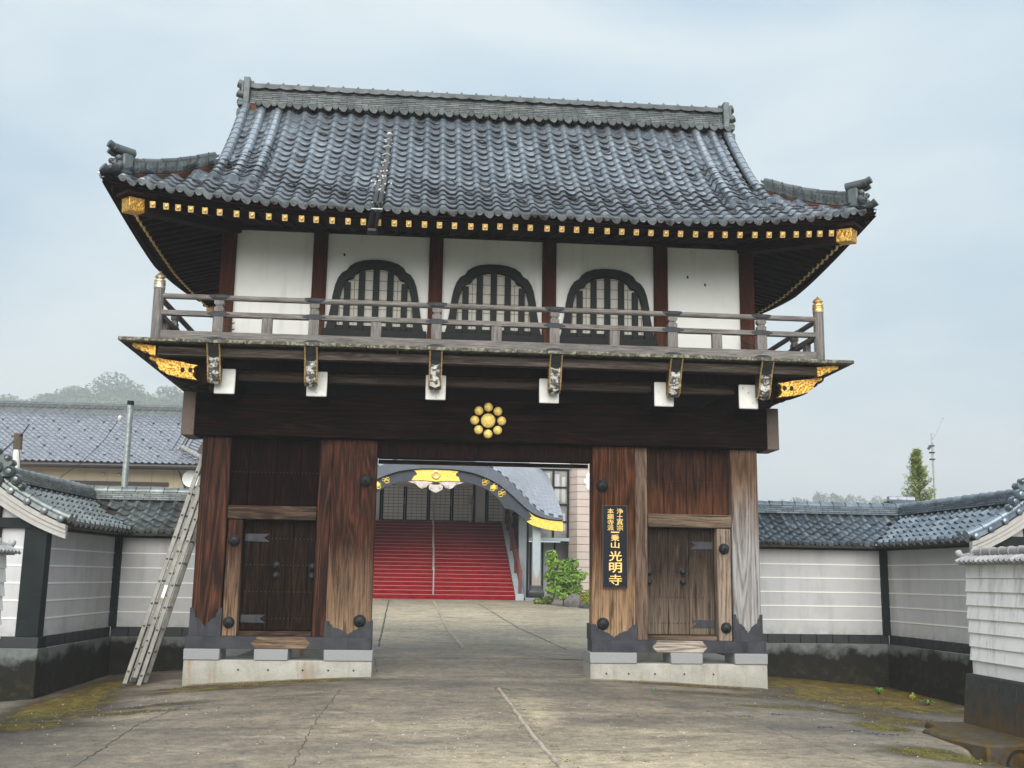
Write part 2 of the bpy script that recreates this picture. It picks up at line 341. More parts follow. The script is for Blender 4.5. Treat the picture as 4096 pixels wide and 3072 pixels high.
M['granite'] = grainy('grey_granite', (.2, .21, .215), (.31, .32, .325), 60, .8, .15, 160)
def plinthfn(n, c, v):
    z = n.sep(n.pos())[2]
    m = n.math('ADD', z, n.math('MULTIPLY', n.math('SUBTRACT', n.noise(v, 1.8, 5, .65), .5), .75))
    c = n.mix(n.rng(m, .34, .2, 0, .98), c, (.005, .0045, .002))
    g = n.math('MULTIPLY', n.rng(m, .2, -.1), n.rng(n.noise(v, 7, 5, .7), .5, .7))
    return n.mix(n.math('MULTIPLY', g, .8), c, (.05, .042, .006))
M['plinth'] = grainy('mossy_washed_stone', (.09, .105, .1), (.17, .185, .175), 9, .9, .4, 90, extra=plinthfn)
M['sill_tile'] = mk('black_slate_sill', lambda n: (lambda v: dict(color=streaks(n, v, n.ramp(n.noise(v, 4, 5, .6), [(.3, (.007, .009, .012)), (.7, (.018, .022, .027))]), (.1, .11, .11), 9, .35, .64, .78)))(n.co()), rough=.5)
M['wallpost'] = mk('dark_slate_post', lambda n: (lambda v: dict(color=n.mix(n.rng(n.noise(n.map(v, (1, 1, 6)), 3, 4, .7), .66, .74, 0, .4), n.ramp(n.noise(v, 3, 5, .6), [(.3, (.005, .008, .009)), (.7, (.011, .017, .019))]), (.1, .11, .11))))(n.co()), rough=.6, spec=.2)
def gw(n):
    v = n.co(); c = n.ramp(n.noise(v, 2.2, 6, .6), [(.3, (.43, .437, .45)), (.7, (.55, .56, .58))])
    c = streaks(n, v, c, (.27, .27, .25), 4, .6, .52, .78, .14); c = n.mix(n.rng(n.noise(v, 1.1, 4, .6), .45, .7, 0, .35), c, (.36, .35, .33))
    m = n.math('MULTIPLY', n.rng(n.math('ADD', n.sep(n.pos())[2], n.math('MULTIPLY', n.noise(v, 5, 5, .7), .35)), .92, .72), n.rng(n.noise(v, 9, 4), .35, .7))
    return dict(color=n.mix(n.math('MULTIPLY', m, .5), c, (.2, .21, .17)), bump=(n.noise(v, 90, 3), .1, .003))
M['grey_plaster'] = mk('grey_wall_plaster', gw, rough=.85)
M['white_line'] = mk('white_wall_line', color=(.8, .8, .78), rough=.8)
M['barge'] = grainy('pale_plastered_bargeboard', (.3, .29, .275), (.46, .45, .43), 5, .85, .15)
def sid(n, c, v):
    c = streaks(n, v, c, (.36, .36, .34), 6, .6, .52, .7, .16)
    return streaks(n, n.map(v, (1, 1, 1), (0, 7, 0)), c, (.16, .15, .14), 11, .6, .62, .74, .2)
M['siding'] = grainy('weathered_white_board', (.74, .74, .73), (.88, .88, .87), 4, .85, .15, extra=sid)
def blk(n, c, v):
    z = n.sep(n.pos())[2]; lowm = n.rng(n.math('ADD', z, n.math('MULTIPLY', n.math('SUBTRACT', n.noise(v, 4, 5, .7), .5), .8)), .3, -.1); c = n.mix(n.math('MULTIPLY', lowm, n.rng(n.noise(n.map(v, (1, 1, .25)), 8, 6, .7), .36, .58, 0, .9)), c, (.1, .055, .006)); return streaks(n, n.map(v, (1, 1, 1), (2, 9, 0)), c, (.1, .1, .1), 9, .5, .6, .7, .2)
M['stone_base'] = grainy('black_mossy_stone', (.02, .021, .021), (.055, .056, .055), 7, .9, .5, 40, .012, extra=blk)
def slabfn(n, c, v):
    return n.mix(n.rng(n.noise(v, 3.5, 7, .75), .38, .55, 0, .9), c, n.ramp(n.noise(v, 9, 5, .7), [(.3, (.025, .014, .003)), (.7, (.13, .08, .008))]))
M['slab'] = grainy('mossy_concrete_slab', (.035, .032, .028), (.095, .088, .08), 6, .9, .4, 50, .01, extra=slabfn)
M['pipe_hole'] = mk('drain_shadow', color=(.012, .012, .011), rough=.9)
def groundfn(n):
    p = n.pos(); a = n.noise(p, .75, 6, .62, .4); b = n.noise(n.map(p, (.6, 1.25, 1)), 1.3, 8, .72, .5); b2 = n.noise(n.map(p, (.7, 1.9, 1), (7, 3, 0)), 2.0, 7, .74, .3)
    g = n.noise(p, 38, 5, .8); g2 = n.vor(p, 95); g3 = n.noise(p, 150, 2, .6)
    f = n.math('ADD', n.math('MULTIPLY', b, .65), n.math('MULTIPLY', a, .35))
    c = n.ramp(f, [(.33, (.115, .1, .08)), (.44, (.195, .168, .13)), (.54, (.28, .236, .175)), (.66, (.41, .34, .245))])
    c = n.mix(n.rng(b2, .54, .68, 0, .6), c, (.44, .395, .32))
    pl = n.ramp(n.math('ADD', n.math('MULTIPLY', b, .6), n.math('MULTIPLY', b2, .4)), [(.36, (.34, .275, .185)), (.5, (.58, .485, .33)), (.64, (.75, .64, .45))])
    c = n.mix(n.math('MULTIPLY', n.attr('pale'), n.rng(b2, .3, .55, .7, 1)), c, pl)
    c = n.mix(n.math('MULTIPLY', n.attr('tar'), n.rng(b, .3, .6, 1, .6)), c, n.ramp(n.math('ADD', n.math('MULTIPLY', g, .4), n.math('MULTIPLY', a, .6)), [(.35, (.05, .044, .036)), (.65, (.15, .134, .112))]))
    md = n.noise(p, 7, 7, .78, .3); c = n.mix(1.0, c, n.ramp(md, [(.36, (.62, .61, .6)), (.5, (1, 1, 1)), (.64, (1.28, 1.25, 1.2))]), 'MULTIPLY')
    c = n.mix(n.rng(g, .36, .62, .5, 0), c, (.03, .027, .023)); c = n.mix(n.rng(g3, .6, .75, 0, .3), c, (.42, .39, .33)); c = n.mix(n.rng(g2, .14, .05, 0, .5), c, (.45, .42, .37))
    m0 = n.attr('moss'); mn = n.noise(n.map(p, (1, 1.7, 1)), 3.2, 8, .76, .5)
    c = n.mix(n.math('MULTIPLY', n.rng(n.math('ADD', m0, n.math('MULTIPLY', n.math('SUBTRACT', mn, .5), .8)), .12, .6), .88), c, (.022, .016, .008))
    mm_ = n.math('MULTIPLY', n.rng(n.math('ADD', m0, n.math('MULTIPLY', n.math('SUBTRACT', mn, .5), 2.8)), .48, .74), n.rng(m0, .04, .25))
    mc = n.ramp(n.math('ADD', n.math('MULTIPLY', n.noise(p, 5, 6, .75), .8), n.math('MULTIPLY', g, .2)), [(.36, (.022, .011, .003)), (.48, (.1, .06, .006)), (.6, (.21, .18, .014))])
    c = n.mix(n.math('MULTIPLY', mm_, .92), c, mc)
    h = n.math('ADD', n.math('MULTIPLY', g, .6), n.math('MULTIPLY', mm_, n.math('MULTIPLY', n.noise(p, 40, 4, .7), 2.0)))
    return dict(color=c, bump=(h, .6, .012), rough=n.rng(b, .3, .7, .55, .85))
M['ground'] = mk('worn_concrete_ground', groundfn, spec=.4)
M['moss'] = grainy('green_moss', (.05, .055, .008), (.14, .15, .022), 30, .95, .6, 120, .01)
M['moss_b'] = grainy('brown_moss', (.06, .035, .006), (.14, .1, .015), 30, .95, .6, 120, .01)
M['crack'] = mk('dark_crack', color=(.06, .053, .044), rough=.95)
M['joint'] = grainy('rusty_pale_joint', (.2, .14, .09), (.55, .5, .42), 5, .8, .2)
M['alu'] = mk('weathered_aluminium', lambda n: (lambda v: dict(color=n.ramp(n.noise(v, 7, 5, .65), [(.3, (.21, .205, .18)), (.7, (.34, .335, .305))])))(n.co()), rough=.5, metal=.35)
M['alu_d'] = mk('dark_rung_end', color=(.03, .03, .028), rough=.6)
M['galv'] = mk('galvanised_steel', lambda n: (lambda v: dict(color=n.ramp(n.vor(v, 30, 'F1', 'Color'), [(.2, (.26, .3, .3)), (.8, (.4, .44, .44))])))(n.co()), rough=.5, metal=.4)
M['cream'] = grainy('cream_wall', (.5, .42, .29), (.6, .51, .36), 2, .85, .05)
M['dark_wood2'] = mk('dark_trim', color=(.035, .022, .016), rough=.6)
M['gutter'] = mk('dark_gutter', color=(.03, .026, .025), rough=.5)
def carpet(n):
    v = n.co(); return dict(color=n.ramp(n.noise(v, 3, 5, .6), [(.25, (.15, .004, .008)), (.75, (.29, .007, .013))]), bump=(n.noise(v, 80, 3), .2, .004))
M['carpet'] = mk('red_stair_carpet', carpet, rough=.95, spec=.1)
M['nosing'] = mk('pale_nosing', color=(.62, .42, .36), rough=.6)
M['navy'] = grainy('navy_bargeboard', (.028, .037, .052), (.038, .05, .068), 3, .5, .02)
M['slate'] = mk('blue_grey_slate', lambda n: (lambda p, r: dict(color=n.ramp(n.math('ADD', n.math('MULTIPLY', n.noise(p, 2.5, 5, .6), .6), n.math('MULTIPLY', r, .4)), [(.25, (.24, .265, .31)), (.75, (.31, .34, .39))])))(n.pos(), n.rand()), rough=.42, spec=.6)
M['slate_rim'] = grainy('rim_slate', (.07, .085, .11), (.12, .14, .175), 4, .45, .05)
M['slate_d'] = mk('dark_slate_edge', color=(.1, .115, .14), rough=.5)
M['hall_white'] = grainy('hall_white_wall', (.76, .76, .72), (.84, .84, .8), 3, .85, .04)
M['steel_blue'] = grainy('pale_blue_column', (.33, .39, .42), (.43, .49, .52), 2.5, .6, .02)
M['column_wood'] = mk('beige_column_foot', color=(.33, .29, .24), rough=.7)
M['column_base'] = mk('black_bronze_base', color=(.03, .035, .036), rough=.4)
M['glass'] = mk('dark_window_glass', lambda n: dict(color=n.ramp(n.noise(n.co(), 1.3, 3), [(.35, (.1, .105, .1)), (.65, (.3, .29, .26))])), rough=.12, spec=.8)
M['black_frame'] = mk('black_frame', color=(.008, .008, .009), rough=.5, spec=.2)
M['pink'] = grainy('pinkish_stone_cladding', (.5, .42, .375), (.58, .495, .45), 3, .8, .05)
M['pink_joint'] = mk('cladding_joint', color=(.09, .07, .062), rough=.9)
M['crest_white'] = mk('white_enamel', color=(.78, .82, .82), rough=.4)
M['handrail'] = grainy('red_brown_handrail', (.12, .035, .028), (.19, .065, .05), 3, .5, .03)
M['steel'] = mk('brushed_steel', color=(.5, .49, .47), rough=.35, metal=.6)
M['carving'] = grainy('painted_carving', (.45, .36, .32), (.72, .69, .65), 9, .7, .3)
M['rock'] = grainy('garden_rock', (.08, .075, .07), (.24, .22, .21), 7, .9, .6, 22, .03)
M['dark_rock'] = grainy('dark_rock', (.025, .028, .03), (.07, .075, .078), 8, .85, .4, 30, .02)
M['bark'] = grainy('bark', (.06, .045, .032), (.14, .11, .085), 14, .9, .5)
def leaf(name, a, b, tr=.25):
    def fn(n):
        r = n.attr('shade'); return dict(color=n.ramp(r, [(0, a), (1, b)]))
    m = mk(name, fn, rough=.55, spec=.35)
    b_ = m.node_tree.nodes['Principled BSDF']; b_.inputs['Subsurface Weight'].default_value = 0
    return m
M['leaf_bush'] = leaf('bright_leaf', (.08, .16, .02), (.27, .44, .06))
M['leaf_yellow'] = leaf('yellow_green_leaf', (.16, .2, .02), (.42, .44, .05))
M['leaf_conifer'] = leaf('conifer_needles', (.09, .125, .022), (.28, .36, .08))
M['leaf_far'] = leaf('forest_leaf', (.02, .05, .012), (.1, .17, .04))
M['leaf_weed'] = leaf('weed_leaf', (.06, .13, .03), (.14, .25, .06))
M['hillgrass'] = grainy('hill_vegetation', (.03, .045, .02), (.06, .08, .035), .3, .95, 0, 2)
M['sign_board'] = grainy('black_signboard', (.005, .008, .013), (.01, .014, .02), 6, .55, .02, spec=.15)
M['sign_gold'] = mk('gilt_lettering', color=(.85, .58, .18), rough=.5, metal=.15)
M['sign_rim'] = mk('signboard_rim', color=(.11, .085, .06), rough=.6)
# ------------------------------------------------------------------ the two-storey temple gate: lower storey
gate = thing('temple_gate', 'two-storey wooden temple gate with tiled hip-and-gable roof and white upper walls', 'gate', (0, 1.8, 0))
def mir(poly, xc): return poly + [(2*xc-x, z) for x, z in reversed(poly)]
def dome(r, h, n=14):
    return [(r, 0)]+[(r*math.cos(t), h*math.sin(t)) for t in (R(8), R(25), R(42), R(58), R(74), R(86))]
FACE = Matrix.Rotation(R(90), 4, 'X')         # local Z -> -Y
def facing(x, y, z): return Matrix.Translation((x, y, z)) @ FACE
boss_m = MB().lathe([(.088, -.02), (.088, .0), (.095, .012)]+[(.09*math.cos(t), .012+.085*math.sin(t)) for t in (R(5), R(22), R(40), R(58), R(75))]+[(.018, .1), (.014, .112), (.004, .116)], 16).mesh('dome_boss', M['iron'], angle=50)
knob_m = MB().lathe([(.05, -.01), (.052, .008), (.035, .014)]+[(.045*math.cos(t), .02+.05*math.sin(t)) for t in (R(-10), R(15), R(40), R(62), R(80))], 12).mesh('door_knob', M['iron'], angle=50)
for sx, o in ((-1, 0.0), (1, 0.02)):
    X = lambda a: sx*a+o*(sx > 0)
    R_ = sx > 0
    # concrete strip foundations, front and rear, joined by a side wall
    f = MB().box(X(1.62), X(4.34), -.1, .62, -.75, .225).box(X(3.75), X(4.33), .622, 3.0, -.75, .2).box(X(2.45), X(4.34), 3.002, 3.7, -.75, .225)
    fo = f.build('foundation', M['concrete'], gate, .012)
    hm = MB().lathe([(.014, 0), (.014, .004)], 10).mesh('tie_hole', M['pipe_hole'])
    for hx in ((1.86, 2.2, 2.6, 3.05, 3.5) if R_ else (3.55, 3.12, 2.62, 2.25, 1.88)): inst('tie_hole', hm, fo, facing(X(hx), -.101, .075 if R_ else .09))
    for a, b in ((1.61, 2.325), (2.845, 3.335), (3.83, 4.345)):
        MB().box(X(a), X(b), -.115, .44, .2252, .384).build('base_stone', M['granite'], gate, .008)
        if a > 2: MB().box(X(a), X(b), 3.1, 3.6, .2252, .384).build('base_stone', M['granite'], gate, .008)
    sb = MB().box(X(1.65), X(4.325), -.085, .36, .3845, .558).build('sill_beam', M['sill_wood_r' if R_ else 'sill_wood_l'], gate, .012)
    zm = .471
    def sheath(x0, x1, into):  # sheet-metal wrap with a notched inner end
        d = into
        poly = [(x0, .388), (x1-d*.0, .388), (x1-d*.012, .41), (x1-d*.045, .44), (x1-d*.075, zm), (x1-d*.045, .502), (x1-d*.012, .532), (x1-d*.0, .5615), (x0, .5615)]
        return MB().prism(poly, 1, -.092, .364).build('metal_sheath', M['sheath'], sb)
    if R_: sheath(X(1.645), 2.66, 1); sheath(X(4.335), 3.37, -1)
    else: sheath(-4.335, -3.32, 1); sheath(-1.638, -2.6, -1)
    MB().box(X(2.47), X(4.325), 3.15, 3.55, .3845, .558).build('sill_beam', M['plank'], gate, .012)
    # posts
    outer = box('corner_post', M['post_d' if R_ else 'post_a'], gate, X(3.865), X(4.295), 0, .43, .5585, 3.52, .014)
    main = box('main_post', M['post_c' if R_ else 'post_b'], gate, X(1.655), X(2.335), 0, .27, .5585, 3.52, .014)
    box('inner_jamb', M['jamb' if R_ else 'post_a'], gate, X(2.34), X(2.535), .05, .27, .5585, 3.52, .008)
    box('door_jamb', M['jamb' if R_ else 'post_b'], gate, X(3.625), X(3.845), .025, .3, .5585, 2.272, .01)
    box('rear_post', M['plank'], gate, X(3.87), X(4.29), 3.15, 3.57, .5585, 4.05, .012)
    box('rear_post', M['plank'], gate, X(2.5), X(2.9), 3.15, 3.55, .5585, 4.05, .012)
    box('transom', M['transom'], gate, X(2.537), X(3.863), .01, .27, 2.275, 2.482, .012)
    # metal shoes with cusped tops
    def shoe(x0, x1, zt, zb, par):
        xc = (x0+x1)/2; hw = abs(x1-x0)/2; d = zt-zb
        half = [(-hw, .5605), (-hw, zt), (-hw*.8, zt), (-hw*.76, zt-d*.2), (-hw*.66, zt-d*.3), (-hw*.64, zt-d*.48), (-hw*.46, zt-d*.54), (-hw*.32, zt-d*.64), (-hw*.2, zt-d*.72), (-hw*.17, zt-d*.84), (-hw*.05, zt-d*.92), (-hw*.03, zb)]
        p = [(xc+a, z) for a, z in half]; p = p+[(2*xc-a, z) for a, z in reversed(p)]
        MB().prism(p, 1, -.008, .435).build('post_shoe', M['sheath'], par)
    shoe(X(3.85), X(4.312), .965, .69, outer)
    shoe(X(1.645), X(2.345), .795, .605, main)
    for x, z in ((1.815, 2.895), (1.825, .8)): inst('dome_boss', boss_m, gate, facing(X(x), .0, z))
    for x, z in ((3.735, 1.958), (3.745, .757)): inst('dome_boss', boss_m, gate, facing(X(x), .026, z) @ Matrix.Scale(.9, 4))
    # board panel over the wicket: single planks and nail heads
    pb = (2.537, 2.82, 3.19, 3.6, 3.863)
    for i in range(4): box('wall_plank', M['plank_r' if R_ else 'plank'], gate, X(pb[i]+.003), X(pb[i+1]-.003), .15+.004*(i % 2), .2, 2.484, 3.52, .005)
    nr = MB()
    for i in range(24): nr.lathe(dome(.009, .008), 6, facing(X(2.57+i*.0555), .148, 3.0))
    kind(nr.build('nail_row', M['iron'], gate), 'stuff')
    box('light_leak_board', M['wood_dark'], gate, X(2.54), X(3.862), .285, .31, .562, 3.52, 0)  # unseen board added to stop light leaking through the plank gaps
    # wicket door
    dl = box('wicket_door', M['door_r' if R_ else 'door_l'], gate, X(2.545), X(3.615), .205, .235, .64, 2.27, .003)
    db = (2.55, 2.88, 3.21, 3.61)
    for i in range(3): box('plank', M['door_r' if R_ else 'door_l'], dl, X(db[i]+.003), X(db[i+1]-.003), .168+.004*(i % 2), .2045, .645, 2.265, .004)
    box('door_sill', M['transom'], gate, X(2.54), X(3.62), .08, .26, .559, .632, .006)
    nr = MB()
    for z in (2.0, 1.605, 1.208, .815):
        for i in range(17): nr.lathe(dome(.0095, .009), 6, facing(X(2.6+i*.06), .168, z))
    kind(nr.build('nail_row', M['iron'], dl), 'stuff')
    for z in (2.01, .81):
        p = [(3.6, z+.055), (3.6, z-.055), (3.23, z-.062), (3.3, z-.012), (3.33, z), (3.3, z+.012), (3.24, z+.06)]
        MB().prism([(X(a), b) for a, b in p], 1, .157, .168).build('strap_hinge', M['sheath'], dl)
    for x, z in ((3.11, 1.6), (3.11, 1.447), (2.575, 1.583), (2.575, 1.44)): inst('door_knob', knob_m, dl, facing(X(x), .168, z))
    # side walls of the ground floor
    box('side_beam', M['plank'], gate, X(3.92), X(4.24), .44, 3.14, 3.55, 3.9, .01)
# great lintel and door head
lint = box('lintel_beam', M['wood_beam'], gate, -4.58, 4.62, -.1, .45, 3.525, 4.168, .014)
for x0, x1 in ((-4.605, -4.415), (4.455, 4.645)):
    ec = MB().box(x0, x1, -.108, .458, 3.516, 4.176).build('end_cap', M['copper'], lint, .006)
    rv = MB()
    xr = x1-.035 if x0 < 0 else x0+.035
    for z in (3.6, 3.77, 3.94, 4.11): rv.lathe(dome(.012, .009), 8, facing(xr, -.108, z))
    rv.build('rivet', M['copper'], lint)
box('door_head', M['wood_dark'], gate, -1.65, 1.67, .05, .3, 3.262, 3.5245, .008)
box('door_stop', M['transom'], gate, -1.65, 1.67, .36, .42, 3.2, 3.262, .004)
box('rear_lintel', M['plank'], gate, -4.3, 4.32, 3.15, 3.6, 4.0, 4.16, .01)
# nine-disc gilt crest
def disc(r): return [(r*.9, -.03), (r, -.02), (r, .02), (r*.97, .03), (r*.85, .042), (r*.5, .052), (r*.2, .055), (0.004, .056)]
CX, CZ = .03, 3.852
cr = MB().lathe(disc(.112), 24, facing(CX, -.13, CZ)).build('crest', M['crest'], lint)
cd = MB().lathe(disc(.069), 18).mesh('crest_disc', M['crest'])
for k in range(8):
    t = k*math.pi/4
    inst('crest_disc', cd, lint, facing(CX+.209*math.sin(t), -.13, CZ+.209*math.cos(t)))
# ------------------------------------------------------------------ balcony
DX = .07
BX = (-3.885, -2.55, -.80, .90, 2.655, 3.965)
for x in BX:
    cb = box('cantilever_beam', M['wood_dark'], gate, x-.145, x+.145, -.725, 4.3, 4.06, 4.42, .008)
    MB().box(x-.15, x+.15, -.752, -.7255, 4.052, 4.427).build('white_end', M['white_end'], cb, .012)
def ringbeam(name, mf, ms, o, w, z0, z1, ext=0, par=None):
    # beam running round all four sides; o = overhang of its outer face
    xl, xr, yf, yb = DX-4.18-o, DX+4.18+o, -o, 3.6+o
    box(name, mf, gate, xl-ext, xr+ext, yf, yf+w, z0, z1, .006)
    box(name, mf, gate, xl-ext, xr+ext, yb-w, yb, z0, z1, .006)
    for xa in (xl, xr-w): box(name, ms, gate, xa, xa+w, yf+w+.003-0*ext, yb-w-.003, z0+.003, z1-.003, .006)
M['edge_y'] = wood('grey_brown_side_beam', [(.03, .02, .015), (.1, .078, .065), (.17, .14, .12), (.25, .21, .18)], axis=1, rings=.8)
def beamx(name, m, x0, x1, y0, y1, z0, z1): return box(name, m, gate, x0, x1, y0, y1, z0, z1, .006)
XL, XR = -4.86, 5.0
eb = beamx('edge_beam', M['edge'], XL+.06, XR-.06, -1.05, -.9, 4.545, 4.672)
beamx('balcony_beam', M['wood_dark'], -4.5, 4.64, -.7, -.58, 4.44, 4.605)
beamx('balcony_beam', M['edge_low'], -4.42, 4.56, -.5, -.38, 4.305, 4.465)
beamx('edge_beam', M['edge'], XL, XR, 4.5, 4.65, 4.545, 4.672)
for x0 in (XL, XR-.15): beamx('edge_beam', M['edge_y'], x0, x0+.15, -.897, 4.497, 4.545, 4.672)
for x0 in (-4.5, 4.52): beamx('balcony_beam', M['edge_y'], x0, x0+.12, -.576, 4.2, 4.44, 4.605)
# floor: boards running out to the front edge, moss-grown ends
k = 0; x = -5.33
while x < 5.4:
    wd = .4385; x1 = min(x+wd, 5.47); dy = random.uniform(-.008, .008)
    MB().box(x+.003, x1-.003, -1.2+dy, .0, 4.712+random.uniform(-.003, .003), 4.764+random.uniform(-.003, .003)).build('floor_board', M['floor'], gate, .006)
    x += wd
for x0, x1 in ((-5.33, -4.18), (4.33, 5.47)):
    y = .004
    while y < 4.79:
        MB().box(x0, x1, y, min(y+.436, 4.8), 4.712, 4.764).build('floor_board', M['floor'], gate, .005); y += .44
kind(MB().box(-4.1, 4.26, .004, 4.8, 4.70, 4.76).build('floor_deck', M['wood_dark'], gate), 'structure')
# joists under the side edges with scrolled ends
sc = [(0, 4.70), (.0, 4.5), (.05, 4.46), (.12, 4.47), (.15, 4.52), (.2, 4.53), (.24, 4.57), (.24, 4.62), (.3, 4.64), (.32, 4.70)]
for y in (-.55, .15, .9, 1.7, 2.5, 3.3):
    for s in (-1, 1):
        xb = XL if s < 0 else XR
        MB().prism([(xb+s*a, z) for a, z in sc], 1, y, y+.13).build('scroll_joist', M['edge'], gate, .006)
        MB().prism([(xb-s*.02-s*.36+s*a*1.1, 4.3+(z-4.46)*.6) for a, z in sc], 1, y+.005, y+.125).build('scroll_joist', M['edge_low'], gate, .005)
# gilt corner plates: a scrolled upper plate on the edge beam and a longer one on the bracket below
up_p = [(0, 4.672), (.31, 4.71), (.335, 4.69), (.325, 4.655), (.285, 4.64), (.235, 4.638), (.215, 4.605), (.18, 4.59), (.13, 4.592), (.105, 4.57), (.075, 4.545), (0, 4.53)]
lo_p = [(0, 4.43), (.08, 4.44), (.2, 4.47), (.45, 4.505), (.66, 4.535), (.675, 4.51), (.65, 4.49), (.6, 4.485), (.58, 4.455), (.55, 4.42), (.535, 4.375), (.51, 4.345), (.47, 4.33), (.44, 4.305), (.4, 4.285), (.34, 4.275), (.28, 4.255), (.0, 4.215), (.045, 4.26), (.06, 4.3), (.045, 4.34), (.06, 4.38), (.035, 4.41)]
for s, xa, xb in ((-1, -4.83, -4.25), (1, 4.94, 4.37)):
    g = MB().prism([(xa+s*(a), z) for a, z in up_p], 1, -1.056, -.90).build('corner_plate', M['gold'], gate)
    MB().prism([(xb+s*a*1.03, z) for a, z in lo_p], 1, -.93, -.80).build('corner_bracket', M['gold'], gate)
    MB().prism([(xb-s*.28, 4.57), (xb+s*.6, 4.62), (xb+s*.62, 4.53), (xb+s*.5, 4.31), (xb+s*.3, 4.235), (xb+s*.02, 4.17), (xb-s*.28, 4.2)], 1, -.8, -.62).build('corner_strut', M['wood_dark'], gate, .006)
    for px in (.1, .21):
        MB().prism([(xb+s*(px+.032*math.cos(t)), 4.355+.04*math.sin(t)) for t in np.linspace(0, 2*math.pi, 9)[:-1]], 1, -.934, -.9301).build('pierced_heart', M['pipe_hole'], gate)
# curved carved brackets that rise from the white beam ends to the edge
prof = [(-.775, 4.20), (-.885, 4.195), (-.935, 4.235), (-.975, 4.31), (-.995, 4.40), (-1.035, 4.48), (-1.06, 4.55), (-1.10, 4.62), (-1.165, 4.705)]
def bracket_at(x, lean):
    w_ = .082
    def X(t): return x+lean*(t)
    b = MB(); pr = prof+[(-.76, 4.705)]
    b.prism([(y, z) for y, z in pr], 0, x-w_, x+w_)
    br = b.build('carved_bracket', M['bracket'], gate, .004)
    for i in range(1, len(prof)-1):
        (y0, z0), (y1, z1) = prof[i], prof[i+1]
        d = Vector((0, y1-y0, z1-z0)); nrm = Vector((0, -d.z, d.y)).normalized()
        if nrm.y > 0: nrm = -nrm
        a, c = Vector((0, y0, z0)), Vector((0, y1, z1)); dn = d*.28
        q = MB()
        for s in (-1, 1):
            p0, p1, p2, p3 = a-dn+Vector((x, 0, 0)), a+Vector((x+s*w_*.86, 0, 0)), c+Vector((x+s*w_*.86, 0, 0)), c-dn*.6+Vector((x, 0, 0))
            vs = [v+nrm*.004 for v in (p0, p1, p2, p3)]+[v+nrm*e_ for v, e_ in ((p0, .03), (p1, .022), (p2, .012), (p3, .014))]
            q.add(vs, [(0, 1, 2, 3), (4, 5, 6, 7), (0, 1, 5, 4), (1, 2, 6, 5), (2, 3, 7, 6), (3, 0, 4, 7)])
        q.build('scale_plate', M['scale'] if i < 6 else M['iron'], br)
    for s in (-1, 1):
        pts = []
        for i in range(1, len(prof)):
            y0, z0 = prof[i-1]; y1, z1 = prof[i]
            for t in (.33, .66, 1):
                pts.append((x+s*(w_+.004), y0+(y1-y0)*t-.012, z0+(z1-z0)*t))
        MB().tube(pts, [.008+.007*abs(math.sin(i*1.55)) for i in range(len(pts))], 5).build('gilt_edge', M['gold_s'], br)
BAL = [DX+s*v for v in (4.075, 2.69, .885) for s in (-1, 1)]
for x in sorted(BAL): bracket_at(x, 0)
# railing
yr = -.88
PX = (-4.884, 5.057)
def railings():
    r1 = MB(); n_ = 10
    MB().tube([(PX[0], yr, 5.457), (PX[1], yr, 5.457)], .043, 12).build('top_rail', M['rail'], gate)
    box('middle_rail', M['rail'], gate, PX[0], PX[1], yr-.045, yr+.045, 5.168, 5.243, .006)
    box('bottom_rail', M['rail'], gate, PX[0]+.07, PX[1]-.07, yr-.06, yr+.06, 4.7655, 4.935, .006)
    for px in PX:
        MB().tube([(px, yr, 5.457), (px, 4.48, 5.457)], .043, 10).build('top_rail', M['rail_y'], gate)
        box('middle_rail', M['rail_y'], gate, px-.045, px+.045, yr+.08, 4.48, 5.168, 5.243, .006)
        box('bottom_rail', M['rail_y'], gate, px-.055, px+.055, yr+.09, 4.48, 4.7655, 4.93, .006)
    MB().tube([(PX[0], 4.48, 5.457), (PX[1], 4.48, 5.457)], .043, 8).build('top_rail', M['rail'], gate)
    box('middle_rail', M['rail'], gate, PX[0], PX[1], 4.435, 4.525, 5.168, 5.243, .006)
    box('bottom_rail', M['rail'], gate, PX[0]+.07, PX[1]-.07, 4.42, 4.54, 4.7655, 4.935, .006)
railings()
fin = [(.083, 0), (.086, .01), (.083, .03), (.08, .06), (.086, .066), (.086, .082), (.078, .088), (.078, .105), (.083, .112), (.08, .13), (.06, .138), (.05, .15), (.058, .16), (.076, .172), (.078, .185), (.066, .205), (.04, .225), (.02, .24), (.009, .262), (.003, .27)]
fin_m = MB().lathe(fin, 16).mesh('finial', M['gold_s'])
fin_l = fin_m.copy(); fin_l.materials[0] = M['silver_gold']
post_m = MB().lathe([(.078, 0), (.078, .795)], 14).mesh('railing_post', M['rail_v'])
for px in PX:
    for py in (yr, 4.48):
        p = inst('railing_post', post_m, gate, Matrix.Translation((px, py, 4.7655)))
        inst('finial', fin_m if px > 0 else fin_l, p, Matrix.Translation((px, py, 5.5606)))
def lozenge(hw, h): return [(-hw, 0), (-hw*.9, h*.35), (-hw*.72, h*.42), (-hw*.62, h), (hw*.62, h), (hw*.72, h*.42), (hw*.9, h*.35), (hw, 0), (hw*.9, -h*.35), (hw*.72, -h*.42), (hw*.62, -h), (-hw*.62, -h), (-hw*.72, -h*.42), (-hw*.9, -h*.35)]
bal_m = MB().box(-.076, .076, -.055, .055, 4.936, 5.166).box(-.07, .07, -.05, .05, 5.2445, 5.305).prism([(-.07, 5.305), (-.048, 5.325), (-.048, 5.34), (.048, 5.34), (.048, 5.325), (.07, 5.305)], 1, -.04, .04).prism([(-.05, 5.34), (-.072, 5.362), (-.072, 5.41), (.072, 5.41), (.072, 5.362), (.05, 5.34)], 1, -.05, .05).mesh('baluster', M['rail_v'], .004)
fit_m = MB().prism(lozenge(.17, .036), 1, -.052, .05).mesh('iron_fitting', M['sheath'])
